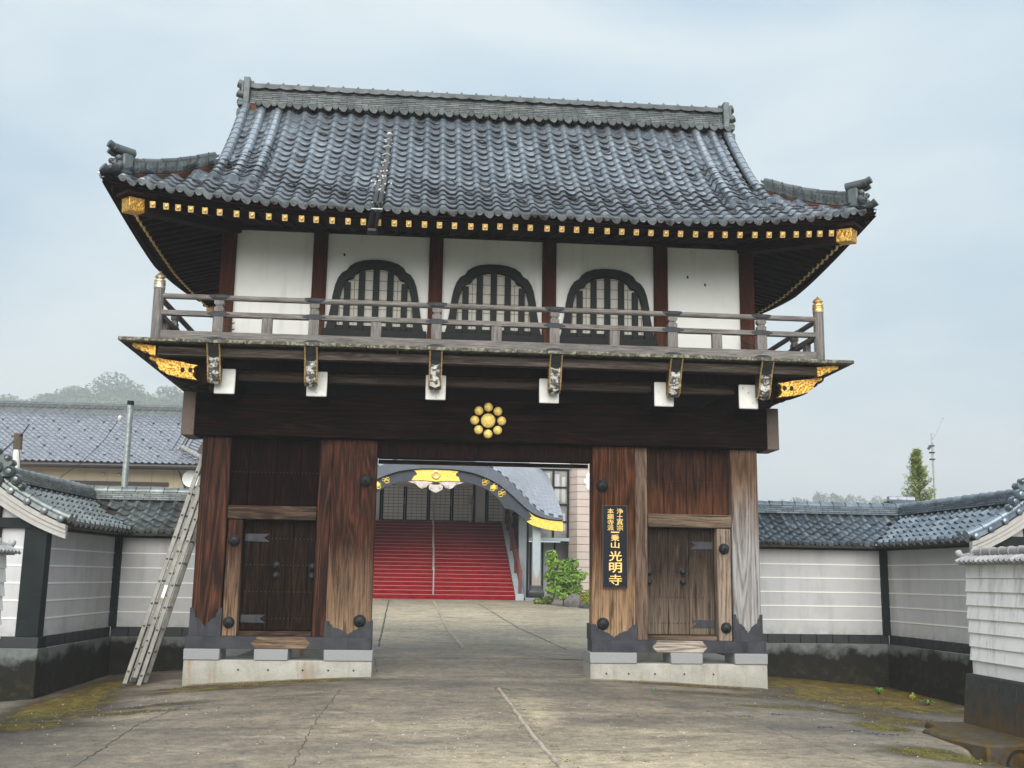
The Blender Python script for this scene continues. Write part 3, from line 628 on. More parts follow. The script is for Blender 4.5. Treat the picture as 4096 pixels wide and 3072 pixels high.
fitb_m = MB().prism([(-.18, 4.766), (-.15, 4.8), (-.13, 4.83), (-.09, 4.845), (-.06, 4.855), (.06, 4.855), (.09, 4.845), (.13, 4.83), (.15, 4.8), (.18, 4.766)], 1, -.068, .066).mesh('iron_fitting', M['sheath'])
fitt_m = MB().tube([(-.15, 0, 5.462), (-.06, 0, 5.463), (.06, 0, 5.463), (.15, 0, 5.462)], [.044, .048, .048, .044], 10).mesh('iron_fitting', M['sheath'])
stud_m = MB().box(-.076, .076, -.04, .04, 4.936, 5.166).mesh('rail_stud', M['rail_v'], .004)
def balu(x, y, rot):
    T = Matrix.Translation((x, y, 0)) @ Matrix.Rotation(rot, 4, 'Z')
    b = inst('baluster', bal_m, gate, T)
    inst('iron_fitting', fitb_m, b, T); inst('iron_fitting', fitt_m, b, T)
    inst('iron_fitting', fit_m, b, T @ Matrix.Translation((0, 0, 5.206)))
for x in BAL: balu(x, yr, 0)
for x in (-3.30, -1.708, .083, 1.869, 3.448): inst('rail_stud', stud_m, gate, Matrix.Translation((x, yr, 0)))
for px in PX:
    for y in (.2, 1.8, 3.4): balu(px, y, R(90))
    for y in (-.35, 1.0, 2.6, 4.0): inst('rail_stud', stud_m, gate, Matrix.Translation((px, y, 0)) @ Matrix.Rotation(R(90), 4, 'Z'))
# guy wires behind the rail corners
for s, px in ((-1, PX[0]), (1, PX[1])):
    xi = px-s*.95
    MB().tube([(xi, .02, 5.2), (px-s*.55, -.6, 4.84)], .008, 5).build('guy_wire', M['cable'], gate)
    MB().tube([(xi, .02, 5.3), (px-s*.35, -.4, 4.86)], .008, 5).build('guy_wire', M['cable'], gate)
# ------------------------------------------------------------------ upper storey: posts, plaster, cusped windows
UX = [DX+v for v in (-4.17, -2.745, -.91, .915, 2.74, 4.17)]
for x in UX:
    box('upper_post', M['wood_red'], gate, x-.11, x+.11, .03, .25, 4.766, 6.86, .008)
    box('upper_post', M['wood_red'], gate, x-.11, x+.11, 3.35, 3.57, 4.766, 6.86, .008)
for i in range(5):
    MB().box(UX[i]+.1105, UX[i+1]-.1105, .12, .2, 4.766, 6.84).build('plaster_panel', M['plaster'], gate)
    MB().box(UX[i]+.1105, UX[i+1]-.1105, 3.4, 3.48, 4.766, 6.84).build('plaster_panel', M['plaster'], gate)
for x in (UX[0], UX[5]):
    MB().box(x-.04, x+.04, .2505, 3.3495, 4.766, 6.84).build('plaster_panel', M['plaster'], gate)
    for y in (1.2, 2.3): box('upper_post', M['wood_red'], gate, x-.1, x+.1, y-.1, y+.1, 4.766, 6.86, .008)
box('head_beam', M['wood_eave'], gate, UX[0]-.2, UX[5]+.2, .005, .27, 6.845, 7.02, .008)
box('head_beam', M['wood_eave'], gate, UX[0]-.2, UX[5]+.2, 3.33, 3.59, 6.845, 7.02, .008)
for x in (UX[0], UX[5]): box('head_beam', M['wood_eave'], gate, x-.12, x+.12, .273, 3.327, 6.845, 7.02, .008)
# ink-dark chips in the plaster
for x, z in ((2.97+.3, 6.35), (3.56, 6.23), (-2.3, 6.5)):
    MB().prism([(x+a, z+b) for a, b in ((-.02, .02), (0, .025), (.018, .0), (.008, -.03), (-.012, -.02))], 1, .1175, .12).build('plaster_chip', M['iron'], gate)
OUT = [(.80, 5.135), (.745, 5.35), (.70, 5.60), (.675, 5.80), (.64, 5.98), (.60, 6.09), (.545, 6.175), (.465, 6.225), (.425, 6.29), (.34, 6.35), (.22, 6.39), (.1, 6.405), (0, 6.408)]
INN = [(.625, 5.135), (.60, 5.35), (.58, 5.6), (.56, 5.8), (.525, 5.95), (.48, 6.04), (.43, 6.085), (.365, 6.105), (.33, 6.17), (.26, 6.22), (.17, 6.255), (.08, 6.27), (0, 6.275)]
def inner_z(x):
    x = abs(x)
    for (x0, z0), (x1, z1) in zip(INN, INN[1:]):
        if x1 <= x <= x0: return z0+(z1-z0)*(x0-x)/(x0-x1+1e-9)
    return 5.3
for wc in (UX[1]/2+UX[2]/2-.02, .0925, 1.931):
    wf = MB()
    for s in (-1, 1): wf.band([(wc+s*a, z) for a, z in OUT], [(wc+s*a, z) for a, z in INN], 1, .03, .1195)
    wo_ = wf.build('window', M['black'], gate, fix=True)
    box('window_sill', M['black'], wo_, wc-.815, wc+.815, .015, .118, 5.02, 5.27, .008)
    pp = [(wc+a, max(z, 5.275)) for a, z in INN]; pp = pp+[(2*wc-a, z) for a, z in reversed(pp[:-1])]
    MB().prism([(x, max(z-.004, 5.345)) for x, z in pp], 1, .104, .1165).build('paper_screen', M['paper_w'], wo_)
    for bx in (-.45, -.225, 0, .225, .45):
        b_ = MB().box(wc+bx-.049, wc+bx+.049, .045, .085, 5.271, inner_z(abs(bx)+.03)-.004).build('lattice_bar', M['black'], wo_, .006)
    lt = MB()
    for i in range(6):
        z = 5.46+i*.155
        hw = next((a for a, q in reversed(INN) if q < z), .3)
        hw = min([a for a, q in INN if q <= z] or [.6])
        lt.box(wc-hw+.01, wc+hw-.01, .096, .1035, z-.005, z+.005)
    for x in (-.565, -.34, .34, .565): lt.box(wc+x-.006, wc+x+.006, .0965, .1035, 5.36, min(inner_z(abs(x)+.01), 6.2)-.02)
    lt.build('screen_lattice', M['lattice'], wo_)
    box('gap_shade_strip', M['black'], wo_, wc-.6, wc+.6, .0865, .103, 5.272, 5.343, .003)  # black strip paints the shaded gap under the paper screen
# ------------------------------------------------------------------ gate roof
EW, EY, RY = 5.72, -1.5, 1.75         # eave half width, eave y, ridge y
DEP = 2*(RY-EY)                        # eave to eave
def prof_z(u): return 6.72+.66*u+.085*u*u
def lift(a, u): return .27*max(0., (abs(a)-2)/3.4)**2.3*max(0., 1-u/1.8)**1.5
def lift_s(b, u): return .32*(abs(b)/3.25)**1.35*max(0., 1-u/1.8)**1.5
def F(x, u): return prof_z(u)+lift(x-DX, u)                      # front slope: x, distance in from the eave
def Fs(y, u): return prof_z(u)+lift_s(y-RY, u)                   # side slope
def front_pt(x, u, h=0.):
    return Vector((x, EY+u, F(x, u)+h))
def deck(fn, nu, nv, t):
    b = MB(); b.grid(lambda a, c: fn(a, c, 0), nu, nv); n = len(b.v); b.grid(lambda a, c: fn(a, c, -t), nu, nv); return b
UMAX = RY-EY-.05; UH = 1.42
rf = MB()
def fr(a, c, h):
    u = c*UMAX; hw = EW-min(u, UH); x = DX+(2*a-1)*hw; return Vector((x, EY+u, F(x, u)-.035+h))
def bk(a, c, h):
    v = fr(a, c, h); return Vector((v.x, 2*RY-v.y, v.z))
def sd(sg):
    def g(a, c, h):
        u = c*UH; hw = DEP/2-u; y = RY+(2*a-1)*hw; return Vector((DX+sg*(EW-u), y, Fs(y, u)-.035+h))
    return g
for fn, nu, nv in ((fr, 48, 16), (bk, 24, 10), (sd(-1), 20, 8), (sd(1), 20, 8)):
    for q in (deck(fn, nu, nv, .05),): rf.add(q.v, q.f)
roof = rf.build('roof', M['wood_dark'], gate, angle=60)
# gable triangles
for s in (-1, 1):
    xg = DX+s*4.22
    pts = [(EY+u, prof_z(u)-.05) for u in np.linspace(1.2, UMAX, 12)]
    pts = pts+[(2*RY-y, z) for y, z in reversed(pts)]
    MB().prism(pts, 0, xg-.03, xg+.03).build('gable_wall', M['plaster'], roof)
    up_ = [(EY+u, prof_z(u)+.03) for u in np.linspace(.95, UMAX+.04, 14)]
    lo_ = [(y, z-.22) for y, z in up_]
    b = MB().band(up_, lo_, 0, xg+s*.12, xg+s*.19)
    b.band([(2*RY-y, z) for y, z in up_], [(2*RY-y, z) for y, z in lo_], 0, xg+s*.12, xg+s*.19)
    b.build('bargeboard', M['wood_dark'], roof)
# pantiles ------------------------------------------------------------
TX = [-.07, -.05, -.025, 0, .025, .05, .08, .125, .17, .205]
TZ = [-.004, .022, .044, .05, .044, .022, .0, -.014, -.013, -.003]
def tile_mesh(name, m, sx=1., L=.25, eave=False, lip=.037, th=.03):
    b = MB(); n = len(TX)
    xs = [x*sx for x in TX]; zs = [z*sx for z in TZ]
    rows = [(-.012, lip), (L*.5, lip*.55+.004), (L, .002)]
    for y, h in rows:
        for x, z in zip(xs, zs): b.v.append((x, y, z+h))
    for j in range(2):
        for i in range(n-1): b.f.append((j*n+i, j*n+i+1, (j+1)*n+i+1, (j+1)*n+i))
    k = len(b.v)
    for x, z in zip(xs, zs): b.v.append((x, -.010, z+lip-th))
    for i in range(n-1): b.f.append((k+i, k+i+1, i+1, i))
    if eave:
        b.lathe([(.05*sx, -.03), (.056*sx, 0), (.056*sx, .012), (.044*sx, .016), (.04*sx, .01), (.004, .012)], 12, Matrix.Translation((0, -.012, .026*sx)) @ FACE)
        P = [(x, z+lip-th*.6) for x, z in zip(xs[5:], zs[5:])]
        dp = [.012, .045, .062, .068, .03]
        low = [(x, z-d*sx) for (x, z), d in zip(P, dp)]
        b.band(P, low, 1, -.03, -.008)
    return b.mesh(name, m, angle=44)
T_RIDGE = tile_mesh('ridge_foot_tile', M['tile_r'], eave=True); T_ROOF = tile_mesh('roof_tile', M['tile']); T_EAVE = tile_mesh('eave_tile', M['tile'], eave=True)
PITCH = .235
us = [0.]; s_ = 0
while us[-1] < UMAX-.16:
    u = us[-1]; us.append(u+PITCH/math.sqrt(1+(.66+.17*u)**2)*.985)
XI = [-5.353+.2693*i for i in range(41)]
slots = []
for k, u in enumerate(us):
    for i, x in enumerate(XI):
        a = abs(x-DX)
        if u < UH and a > EW-u-.1+(.14 if k == 0 else 0): continue
        if u > 1.15 and a > (4.36 if x < DX else 4.14): continue
        slots.append((k, i, x, u))
def tile_M(x, u, h=0.0, back=False):
    e = .02; p = front_pt(x, u, h)
    M_ = frame(p, front_pt(x+e, u)-front_pt(x-e, u), front_pt(x, u+e)-front_pt(x, u-e))
    j = Matrix.Rotation(random.gauss(0, .016), 4, 'X') @ Matrix.Rotation(random.gauss(0, .012), 4, 'Z')
    return M_ @ j
eaves = [q for q in slots if q[0] == 0]; rest = sorted([q for q in slots if q[0] > 0], key=lambda q: -q[0])
for q in eaves: inst('eave_tile', T_EAVE, roof, tile_M(q[2], q[3]))
for q in rest[:290]: inst('roof_tile', T_ROOF, roof, tile_M(q[2], q[3]))
def bake(mesh, mats):
    n = len(mesh.vertices); V = np.empty(n*3, np.float32); mesh.vertices.foreach_get('co', V); V = np.c_[V.reshape(-1, 3), np.ones(n)]
    loops = [tuple(p.vertices) for p in mesh.polygons]
    vs = []; fs = []
    for i, m_ in enumerate(mats):
        vs.append((V @ np.array(m_).T)[:, :3]); fs.extend([tuple(v+i*n for v in l) for l in loops])
    return np.concatenate(vs), fs
def tile_field(name, mesh, mats, mat, parent, angle=44):
    V, Fc = bake(mesh, mats); b = MB(); b.v = [tuple(v) for v in V]; b.f = Fc
    o = b.build(name, mat, parent, angle=angle, fix=False); n = len(mesh.vertices)
    at = o.data.attributes.new('rnd', 'FLOAT', 'POINT'); at.data.foreach_set('value', np.repeat(RNG.random(len(mats)), n).astype(np.float32))
    return kind(o, 'stuff')
field = [tile_M(q[2], q[3]) for q in rest[290:]]
RZ = Matrix.Translation((2*DX, 2*RY, 0)) @ Matrix.Rotation(math.pi, 4, 'Z')
field += [RZ @ tile_M(q[2], q[3]) for q in slots]
for s in (-1, 1):
    for k in range(1, 8):
        u = us[k]
        for i in range(-13, 14):
            y = RY+i*.25
            if abs(y-RY) > DEP/2-u-.05 or u > UH: continue
            p = Vector((DX+s*(EW-u), y, Fs(y, u)))
            e = .02
            X_ = Vector((0, -s*-1*2*e, 0)); X_ = Vector((0, (1 if s > 0 else -1)*2*e, Fs(y+(1 if s > 0 else -1)*e, u)-Fs(y-(1 if s > 0 else -1)*e, u)))
            field.append(frame(p, X_, Vector((-s*2*e, 0, Fs(y, u+e)-Fs(y, u-e)))))
tile_field('tile_field', T_ROOF, field, M['tile'], roof)
# side eave tiles (seen edge-on)
for s in (-1, 1):
    for i in range(-12, 13):
        y = RY+i*.262; d = 1 if s > 0 else -1; e = .02
        p = Vector((DX+s*EW, y, Fs(y, 0)))
        inst('eave_tile', T_EAVE, roof, frame(p, Vector((0, d*2*e, Fs(y+d*e, 0)-Fs(y-d*e, 0))), Vector((-s*2*e, 0, Fs(y, e)-Fs(y, -e)))))
# round verge tiles: three rolls down each end of the slope
def roll(path, r, name, step=.3, cap=True):
    b = MB(); L = 0
    for i in range(len(path)-1):
        a, c = path[i], path[i+1]
        b.tube([a, a+(c-a)*1.06], [r, r*.9], 12)
    d = (path[0]-path[1]).normalized()
    b.tube([path[0], path[0]+d*.018], [r*1.12, r*1.12], 14)
    return b
for s in (-1, 1):
    for q, off in enumerate((4.31, 4.02, 3.73)):
        x = DX+s*off; uu = [.70+i*.148 for i in range(17)]
        roll([Vector((x, EY+u, prof_z(u)+lift(off, u)+.075)) for u in uu if u < UMAX-.02], .078, 'r').build('round_tile_roll', M['tile'], roof, angle=50)
    # sleeve tiles hanging over the gable edge
    for i in range(17):
        u = .8+i*.142
        if u > UMAX-.1: break
        p = Vector((DX+s*4.40, EY+u, prof_z(u)+.06)); q_ = Vector((DX+s*4.40, EY+u+.15, prof_z(u+.15)+.06))
        b = MB(); o_ = Vector((s*.012, 0, 0)); dn = Vector((0, 0, -.16))
        b.add([p, q_, q_+dn*.8, p+dn, p+o_*1.6, q_+o_, q_+dn*.8+o_, p+dn+o_*1.6], [(0, 1, 2, 3), (4, 5, 6, 7), (0, 1, 5, 4), (1, 2, 6, 5), (2, 3, 7, 6), (3, 0, 4, 7)])
        b.build('sleeve_tile', M['tile_r'], roof)
# main ridge -----------------------------------------------------------
XA, XB = DX-4.26, DX+4.27
zr = 9.63
kind(MB().box(XA, XB, RY-.2, RY+.2, 9.30, 9.632).box(XA+.01, XB-.01, RY-.135, RY+.135, 9.63, 9.95).build('ridge_core', M['clay'], roof), 'structure')
for k in range(8):
    x = XA-(k % 2)*.133-.02*(k % 3); hw = .205-.007*k; z0 = zr+.004+k*.038
    while x < XB:
        x1 = x+.266+random.uniform(-.012, .012); a = max(x, XA)+.004; c = min(x1, XB)-.004
        if c-a > .03:
            j = random.uniform(0, .012)
            MB().box(a, c, RY-hw-j, RY+hw, z0, z0+.027).build('ridge_brick', M['tile_r'], roof)
        x = x1
# wavy skirt course, cover course and rounded cap
zt = zr+8*.038+.006
n_ = 33; st = (XB-XA)/n_
for i in range(n_):
    x0 = XA+i*st; P = []
    for t in range(7):
        P.append((x0+.002+(st-.004)*t/6, zt-.012-.022*math.sin(math.pi*(t/6))**1+.012))
    poly = P+[(x0+st-.002, zt+.058), (x0+.002, zt+.058)]
    MB().prism(poly, 1, RY-.225, RY+.225).build('skirt_tile', M['tile_r'], roof)
for i in range(32):
    x0 = XA+i*(XB-XA)/32; x1 = x0+(XB-XA)/32
    MB().box(x0+.002, x1-.002, RY-.17, RY+.17, zt+.06, zt+.092).build('cover_tile', M['tile_r'], roof)
for i in range(32):
    x0 = XA+i*(XB-XA)/32; x1 = x0+(XB-XA)/32
    b = MB().tube([(x0, RY, zt+.07), (x1, RY, zt+.07)], .098, 12).tube([(x0-.012, RY, zt+.07), (x0+.03, RY, zt+.07)], .112, 12)
    b.lathe([(.022, 0), (.016, .02), (.004, .034)], 6, Matrix.Translation((x0+.01, RY, zt+.175)))
    b.build('cap_tile', M['tile_r'], roof, angle=50)
for i in range(32):
    x = -3.985+i*.2655-.01
    inst('ridge_foot_tile', T_RIDGE, roof, Matrix.Translation((x, RY-.40, 9.535)) @ Matrix.Rotation(R(8), 4, 'X'))
# ornamental ridge ends
for s, xe in ((-1, XA), (1, XB)):
    b = MB()
    b.box(xe, xe+s*.11, RY-.27, RY+.27, zr-.2, zt+.17)
    b.box(xe+s*.11, xe+s*.16, RY-.22, RY+.22, zr+.12, zt+.1)
    e_ = b.build('ridge_end_tile', M['tile_r'], roof, .012)
    for z, r, d0, d1 in ((zt+.14, .075, -.02, .24), (zr+.17, .065, .06, .21), (zr+.04, .05, .06, .2)):
        for yy in ((0,) if r == .075 else (-.2, .2)):
            MB().tube([(xe+s*d0, RY+yy, z), (xe+s*d1*.8, RY+yy, z), (xe+s*d1, RY+yy, z+.018)], [r, r, r*1.06], 14).build('roll_tile', M['tile_r'], roof)
    for y0, z0, w in ((-.29, zr-.02, .05), (-.3, zr-.19, .09)):
        MB().box(xe+s*.01, xe+s*.2, RY+y0, RY-y0, z0-w, z0+w*.6).build('foot_tile', M['tile_r'], roof, .015)
    for k in range(4):
        MB().lathe([(.03, 0), (.045, .02), (.02, .05), (.003, .055)], 8, Matrix.Translation((xe+s*.16, RY+(-.12+.08*k), zr+.33)) @ Matrix.Rotation(s*R(90), 4, 'Y')).build('scroll_boss', M['tile_r'], roof)
# hip ridges with corner ornaments
def hip(sx, sy):
    def P(s, h=0., side=0.):
        x = DX+sx*(EW-s); y = EY+s
        z = F(x, s)+h
        p = Vector((x+sx*side*.7071, y+side*.7071, z))
        if sy < 0: p.y = 2*RY-p.y
        return p
    for k in range(4):
        L = 12; b = MB()
        hw = .085-.006*k
        for i in range(L):
            s0 = .22+i*(1.06/L)+.004*(k % 2)+(k % 2)*.04; s1 = s0+1.06/L-.006
            if s1 > 1.32: continue
            h0 = .05+k*.047*(1-.28*(s0/1.3)); h1 = h0+.042
            vs = [P(s0, h0, -hw), P(s0, h0, hw), P(s1, h0, hw), P(s1, h0, -hw), P(s0, h1, -hw), P(s0, h1, hw), P(s1, h1, hw), P(s1, h1, -hw)]
            b.add(vs, [(0, 1, 2, 3), (4, 5, 6, 7), (0, 1, 5, 4), (1, 2, 6, 5), (2, 3, 7, 6), (3, 0, 4, 7)])
        b.build('hip_ridge_course', M['tile_r'], roof)
    for i in range(5):
        s0 = .22+i*.215; s1 = s0+.212
        h = lambda s: .05+4*.047*(1-.28*(s/1.3))+.02
        MB().tube([P(s0, h(s0)), P(s1, h(s1))], [.062, .052], 10).build('hip_cap_tile', M['tile_r'], roof, angle=50)
    kind(MB().tube([P(.2, .01), P(.7, .01), P(1.35, .01)], .08, 6).build('hip_bed', M['clay'], roof), 'structure')
    # ornament: block, carved mask, three rolls and the upturned corner tile
    a = P(.2, .0); d = (P(.0)-P(.4)); d.z = 0; d = d.normalized(); up = Vector((0, 0, 1)); sd_ = d.cross(up)
    Mo = Matrix((d, sd_, up)).transposed().to_4x4(); Mo.translation = a+up*.02
    o = MB().box(-.1, .06, -.16, .16, .0, .3, Mo).box(.06, .1, -.11, .11, .03, .25, Mo).build('corner_ornament', M['tile_r'], roof, .025)
    for yy, zz, x0, x1, r in ((0, .40, -.18, .22, .058), (-.095, .345, -.14, .16, .052), (.095, .345, -.14, .16, .052)):
        MB().tube([Mo @ Vector((x0, yy, zz)), Mo @ Vector((x1*.6, yy, zz)), Mo @ Vector((x1, yy, zz+.03))], r, 12).build('roll_tile', M['tile_r'], roof)
    for yy, zz, r in ((-.13, .1, .07), (.13, .1, .07), (0, .16, .06), (-.1, .22, .045), (.1, .22, .045)):
        MB().lathe([(r, 0), (r, .03), (r*.6, .05), (r*.5, .04), (r*.3, .06), (.003, .062)], 10, Mo @ Matrix.Translation((.09, yy, zz)) @ Matrix.Rotation(R(90), 4, 'Y')).build('scroll_boss', M['tile_r'], roof)
    t = MB().tube([P(.32, .045), P(.2, .05), P(.1, .06), P(.04, .085), P(.0, .125)], [.062, .062, .058, .058, .066], 14)
    t.build('corner_tile', M['tile_r'], roof, angle=50)
for sx in (-1, 1):
    for sy in (1, -1): hip(sx, sy)
# eaves below the tiles -------------------------------------------------
def ev(x, d): return F(x, 0)+d
def eave_strip(name, m, y0, y1, d0, d1, half=EW-.1, n=40):
    b = MB()
    for i in range(n):
        xa = DX-half+2*half*i/n; xb = DX-half+2*half*(i+1)/n
        b.add([(xa, y0, ev(xa, d0)), (xb, y0, ev(xb, d0)), (xb, y1, ev(xb, d0)), (xa, y1, ev(xa, d0)), (xa, y0, ev(xa, d1)), (xb, y0, ev(xb, d1)), (xb, y1, ev(xb, d1)), (xa, y1, ev(xa, d1))], [(0, 1, 2, 3), (4, 5, 6, 7), (0, 1, 5, 4), (1, 2, 6, 5), (2, 3, 7, 6), (3, 0, 4, 7)])
    return b.build(name, m, gate)
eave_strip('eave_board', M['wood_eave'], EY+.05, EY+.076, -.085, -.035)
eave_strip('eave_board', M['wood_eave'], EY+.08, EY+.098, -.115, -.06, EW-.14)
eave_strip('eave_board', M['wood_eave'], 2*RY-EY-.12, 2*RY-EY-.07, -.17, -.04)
def side_strip(name, m, x0, x1, d0, d1):
    n = 24; h = DEP/2-.1
    for s in (-1, 1):
        b = MB()
        for i in range(n):
            ya = RY-h+2*h*i/n; yb = RY-h+2*h*(i+1)/n; A = DX+s*x0; B = DX+s*x1
            za, zb = Fs(ya, 0), Fs(yb, 0)
            b.add([(A, ya, za+d0), (A, yb, zb+d0), (B, yb, zb+d0), (B, ya, za+d0), (A, ya, za+d1), (A, yb, zb+d1), (B, yb, zb+d1), (B, ya, za+d1)], [(0, 1, 2, 3), (4, 5, 6, 7), (0, 1, 5, 4), (1, 2, 6, 5), (2, 3, 7, 6), (3, 0, 4, 7)])
        b.build(name, m, gate)
side_strip('eave_board', M['wood_eave'], EW-.07, EW-.10, -.13, -.035); side_strip('eave_board', M['wood_eave'], EW-.11, EW-.15, -.18, -.06)
# soffit boards above the rafters
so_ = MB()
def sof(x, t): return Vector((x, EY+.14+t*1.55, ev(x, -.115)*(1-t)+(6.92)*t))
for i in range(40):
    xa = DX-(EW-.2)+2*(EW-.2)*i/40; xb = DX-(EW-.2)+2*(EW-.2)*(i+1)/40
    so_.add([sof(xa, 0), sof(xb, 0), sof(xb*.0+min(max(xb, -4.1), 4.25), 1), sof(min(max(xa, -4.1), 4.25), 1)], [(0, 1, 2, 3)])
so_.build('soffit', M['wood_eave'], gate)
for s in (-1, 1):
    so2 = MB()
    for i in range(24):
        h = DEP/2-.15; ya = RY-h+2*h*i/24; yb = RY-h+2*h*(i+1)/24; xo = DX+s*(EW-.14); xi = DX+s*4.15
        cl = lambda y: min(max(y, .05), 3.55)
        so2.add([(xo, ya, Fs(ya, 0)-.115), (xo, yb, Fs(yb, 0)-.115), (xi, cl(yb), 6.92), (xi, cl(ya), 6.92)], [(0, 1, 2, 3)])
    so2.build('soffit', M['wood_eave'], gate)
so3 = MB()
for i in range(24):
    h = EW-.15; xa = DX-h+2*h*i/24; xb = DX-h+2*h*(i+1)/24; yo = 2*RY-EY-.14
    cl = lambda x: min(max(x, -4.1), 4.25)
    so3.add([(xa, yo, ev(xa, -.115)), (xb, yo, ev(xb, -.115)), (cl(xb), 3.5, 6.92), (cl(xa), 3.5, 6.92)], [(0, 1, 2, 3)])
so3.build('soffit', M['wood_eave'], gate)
# rafters with gilt end caps
RX = [-4.94, -4.75, -4.58, -4.4, -4.2, -3.99, -3.75, -3.53, -3.29, -3.06, -2.82, -2.61, -2.38, -2.15, -1.93, -1.71, -1.48, -1.27, -1.04, -.82, -.6, -.36, -.15, .07, .3, .52, .77, .99, 1.21, 1.43, 1.67, 1.89, 2.11, 2.33, 2.56, 2.78, 3.01, 3.24, 3.46, 3.69, 3.92, 4.14, 4.35, 4.56, 4.76, 4.93, 5.11]
raf_m = MB().box(-.036, .036, 0, 1.5, -.043, .043).mesh('rafter', M['wood_rafter'], .003)
cap_m = MB().box(-.039, .039, -.006, .03, -.046, .046).lathe([(.03, 0), (.028, .006), (.016, .01), (.004, .009)], 8, Matrix.Translation((0, -.006, 0)) @ FACE).mesh('rafter_cap', M['gold_s'], .002)
def raf(p, d, sc=1.):
    d = Vector(d).normalized(); x = d.cross(Vector((0, 0, 1))).normalized(); z = x.cross(d)
    m_ = Matrix((x, d, z)).transposed().to_4x4(); m_.translation = p
    r = inst('rafter', raf_m, gate, m_ @ Matrix.Diagonal((1, sc, 1, 1))); inst('rafter_cap', cap_m, r, m_)
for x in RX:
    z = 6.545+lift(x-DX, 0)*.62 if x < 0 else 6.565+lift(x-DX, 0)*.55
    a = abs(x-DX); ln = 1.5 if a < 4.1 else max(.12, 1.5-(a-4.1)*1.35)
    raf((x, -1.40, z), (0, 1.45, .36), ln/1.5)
for s in (-1, 1):
    for i in range(29):
        y = -1.12+i*.205
        a = abs(y-RY); ln = 1.1 if a < 1.8 else max(.12, 1.1-(a-1.8)*1.0)
        raf((DX+s*5.4, y, 6.56+lift_s(y-RY, 0)*.55), (-s*1.2, 0, .3), ln/1.5)
# corner hip rafters with gilt boxes
for sx in (-1, 1):
    for sy in (1, -1):
        c = Vector((DX+sx*5.36, -1.44 if sy > 0 else 2*RY+1.44, 6.655)); d = Vector((-sx, sy, .12)).normalized()
        x = d.cross(Vector((0, 0, 1))).normalized(); z = x.cross(d); m_ = Matrix((x, d, z)).transposed().to_4x4(); m_.translation = c
        h = MB().box(-.1, .1, .02, 1.9, -.11, .12, m_).build('hip_rafter', M['wood_rafter'], gate)
        MB().box(-.106, .106, -.02, .22, -.118, .085, m_).build('hip_rafter_cap', M['gold'], h, .006)
        MB().box(-.15, .15, -.08, .4, .105, .16, m_).build('hip_rafter_cover', M['wood_eave'], h, .006)
# snow-melting cable --------------------------------------------------------
cab = thing('heating_cable', 'black snow-melting cable along the tile rows of the gate roof, also drawing their lip shadow', 'cable', (DX, -.5, 7.5))
def wave(x, i0):  # height of the pantile surface at x
    t = ((x-XI[0]+.07) % .2693)-.07
    return float(np.interp(t, TX, TZ))
for k in range(0, 17):
    u = us[k]-.012 if k else us[k]+.05
    if k >= len(us): break
    pts = []; hw = min(EW-u-.12, 4.36 if u > .7 else 9)
    x = DX-hw
    while x <= DX+hw:
        a = abs(x-DX); h = wave(x, 0)+.016
        if u > .72 and a > 3.6:
            h = .1+.055*abs(math.cos((a-3.73)/.29*math.pi))
        pts.append(Vector((x, EY+u-.012, F(x, u)+h+random.uniform(-.004, .004)))); x += .038
    MB().tube(pts, .0135 if k > 6 else .0145, 4).build('cable_run', M['cable'], cab)  # thick black run at every lip: cable and painted-in lip shadow together
    if 0 < k < 7:
        pts2 = [p+Vector((0, -.03-.02*math.sin(p.x*3+k), .004-.02*.66)) for p in pts]
        MB().tube(pts2, .0115, 4).build('cable_run', M['cable'], cab)
loop_m = MB().tube([Vector((.125*math.cos(t), .072*math.sin(t), .02*math.sin(t))) for t in np.linspace(0, 2*math.pi, 15)[:-1]], .0125, 5, closed=True).mesh('cable_loop', M['cable'])
for u, off in ((2.37, .0), (1.67, .27), (1.08, .0), (.64, .27), (.44, .0)):
    x = -4.46+off
    while x < 4.9:
        if abs(x-DX) < min(EW-u-.3, 3.55 if u > .7 else 4.9) and abs(x+1.73) > .25:
            p = front_pt(x+random.uniform(-.02, .02), u+random.uniform(-.02, .02), .045+wave(x, 0)*.3)
            m_ = frame(p, front_pt(x+.02, u)-front_pt(x-.02, u), front_pt(x, u+.02)-front_pt(x, u-.02))
            inst('cable_loop', loop_m, cab, m_ @ Matrix.Rotation(R(-14), 4, 'Z') @ Matrix.Rotation(R(random.uniform(-4, 8)), 4, 'X'))
        x += .5386
# cable wound over the hip ridges
for sx in (-1, 1):
    for i in range(8):
        s0 = .3+i*.125+random.uniform(-.02, .02)
        def P(s, side, h):
            x = DX+sx*(EW-s); return Vector((x-sx*0+sx*side*.7, EY+s+side*.7*1, F(x, s)+h))
        pts = [P(s0-.1, -.3, .03), P(s0-.04, -.16, .06), P(s0, -.085, .17), P(s0+.03, -.03, .27), P(s0+.05, .03, .26), P(s0+.08, .1, .1)]
        MB().tube(pts, .0115, 5).build('cable_run', M['cable'], cab)
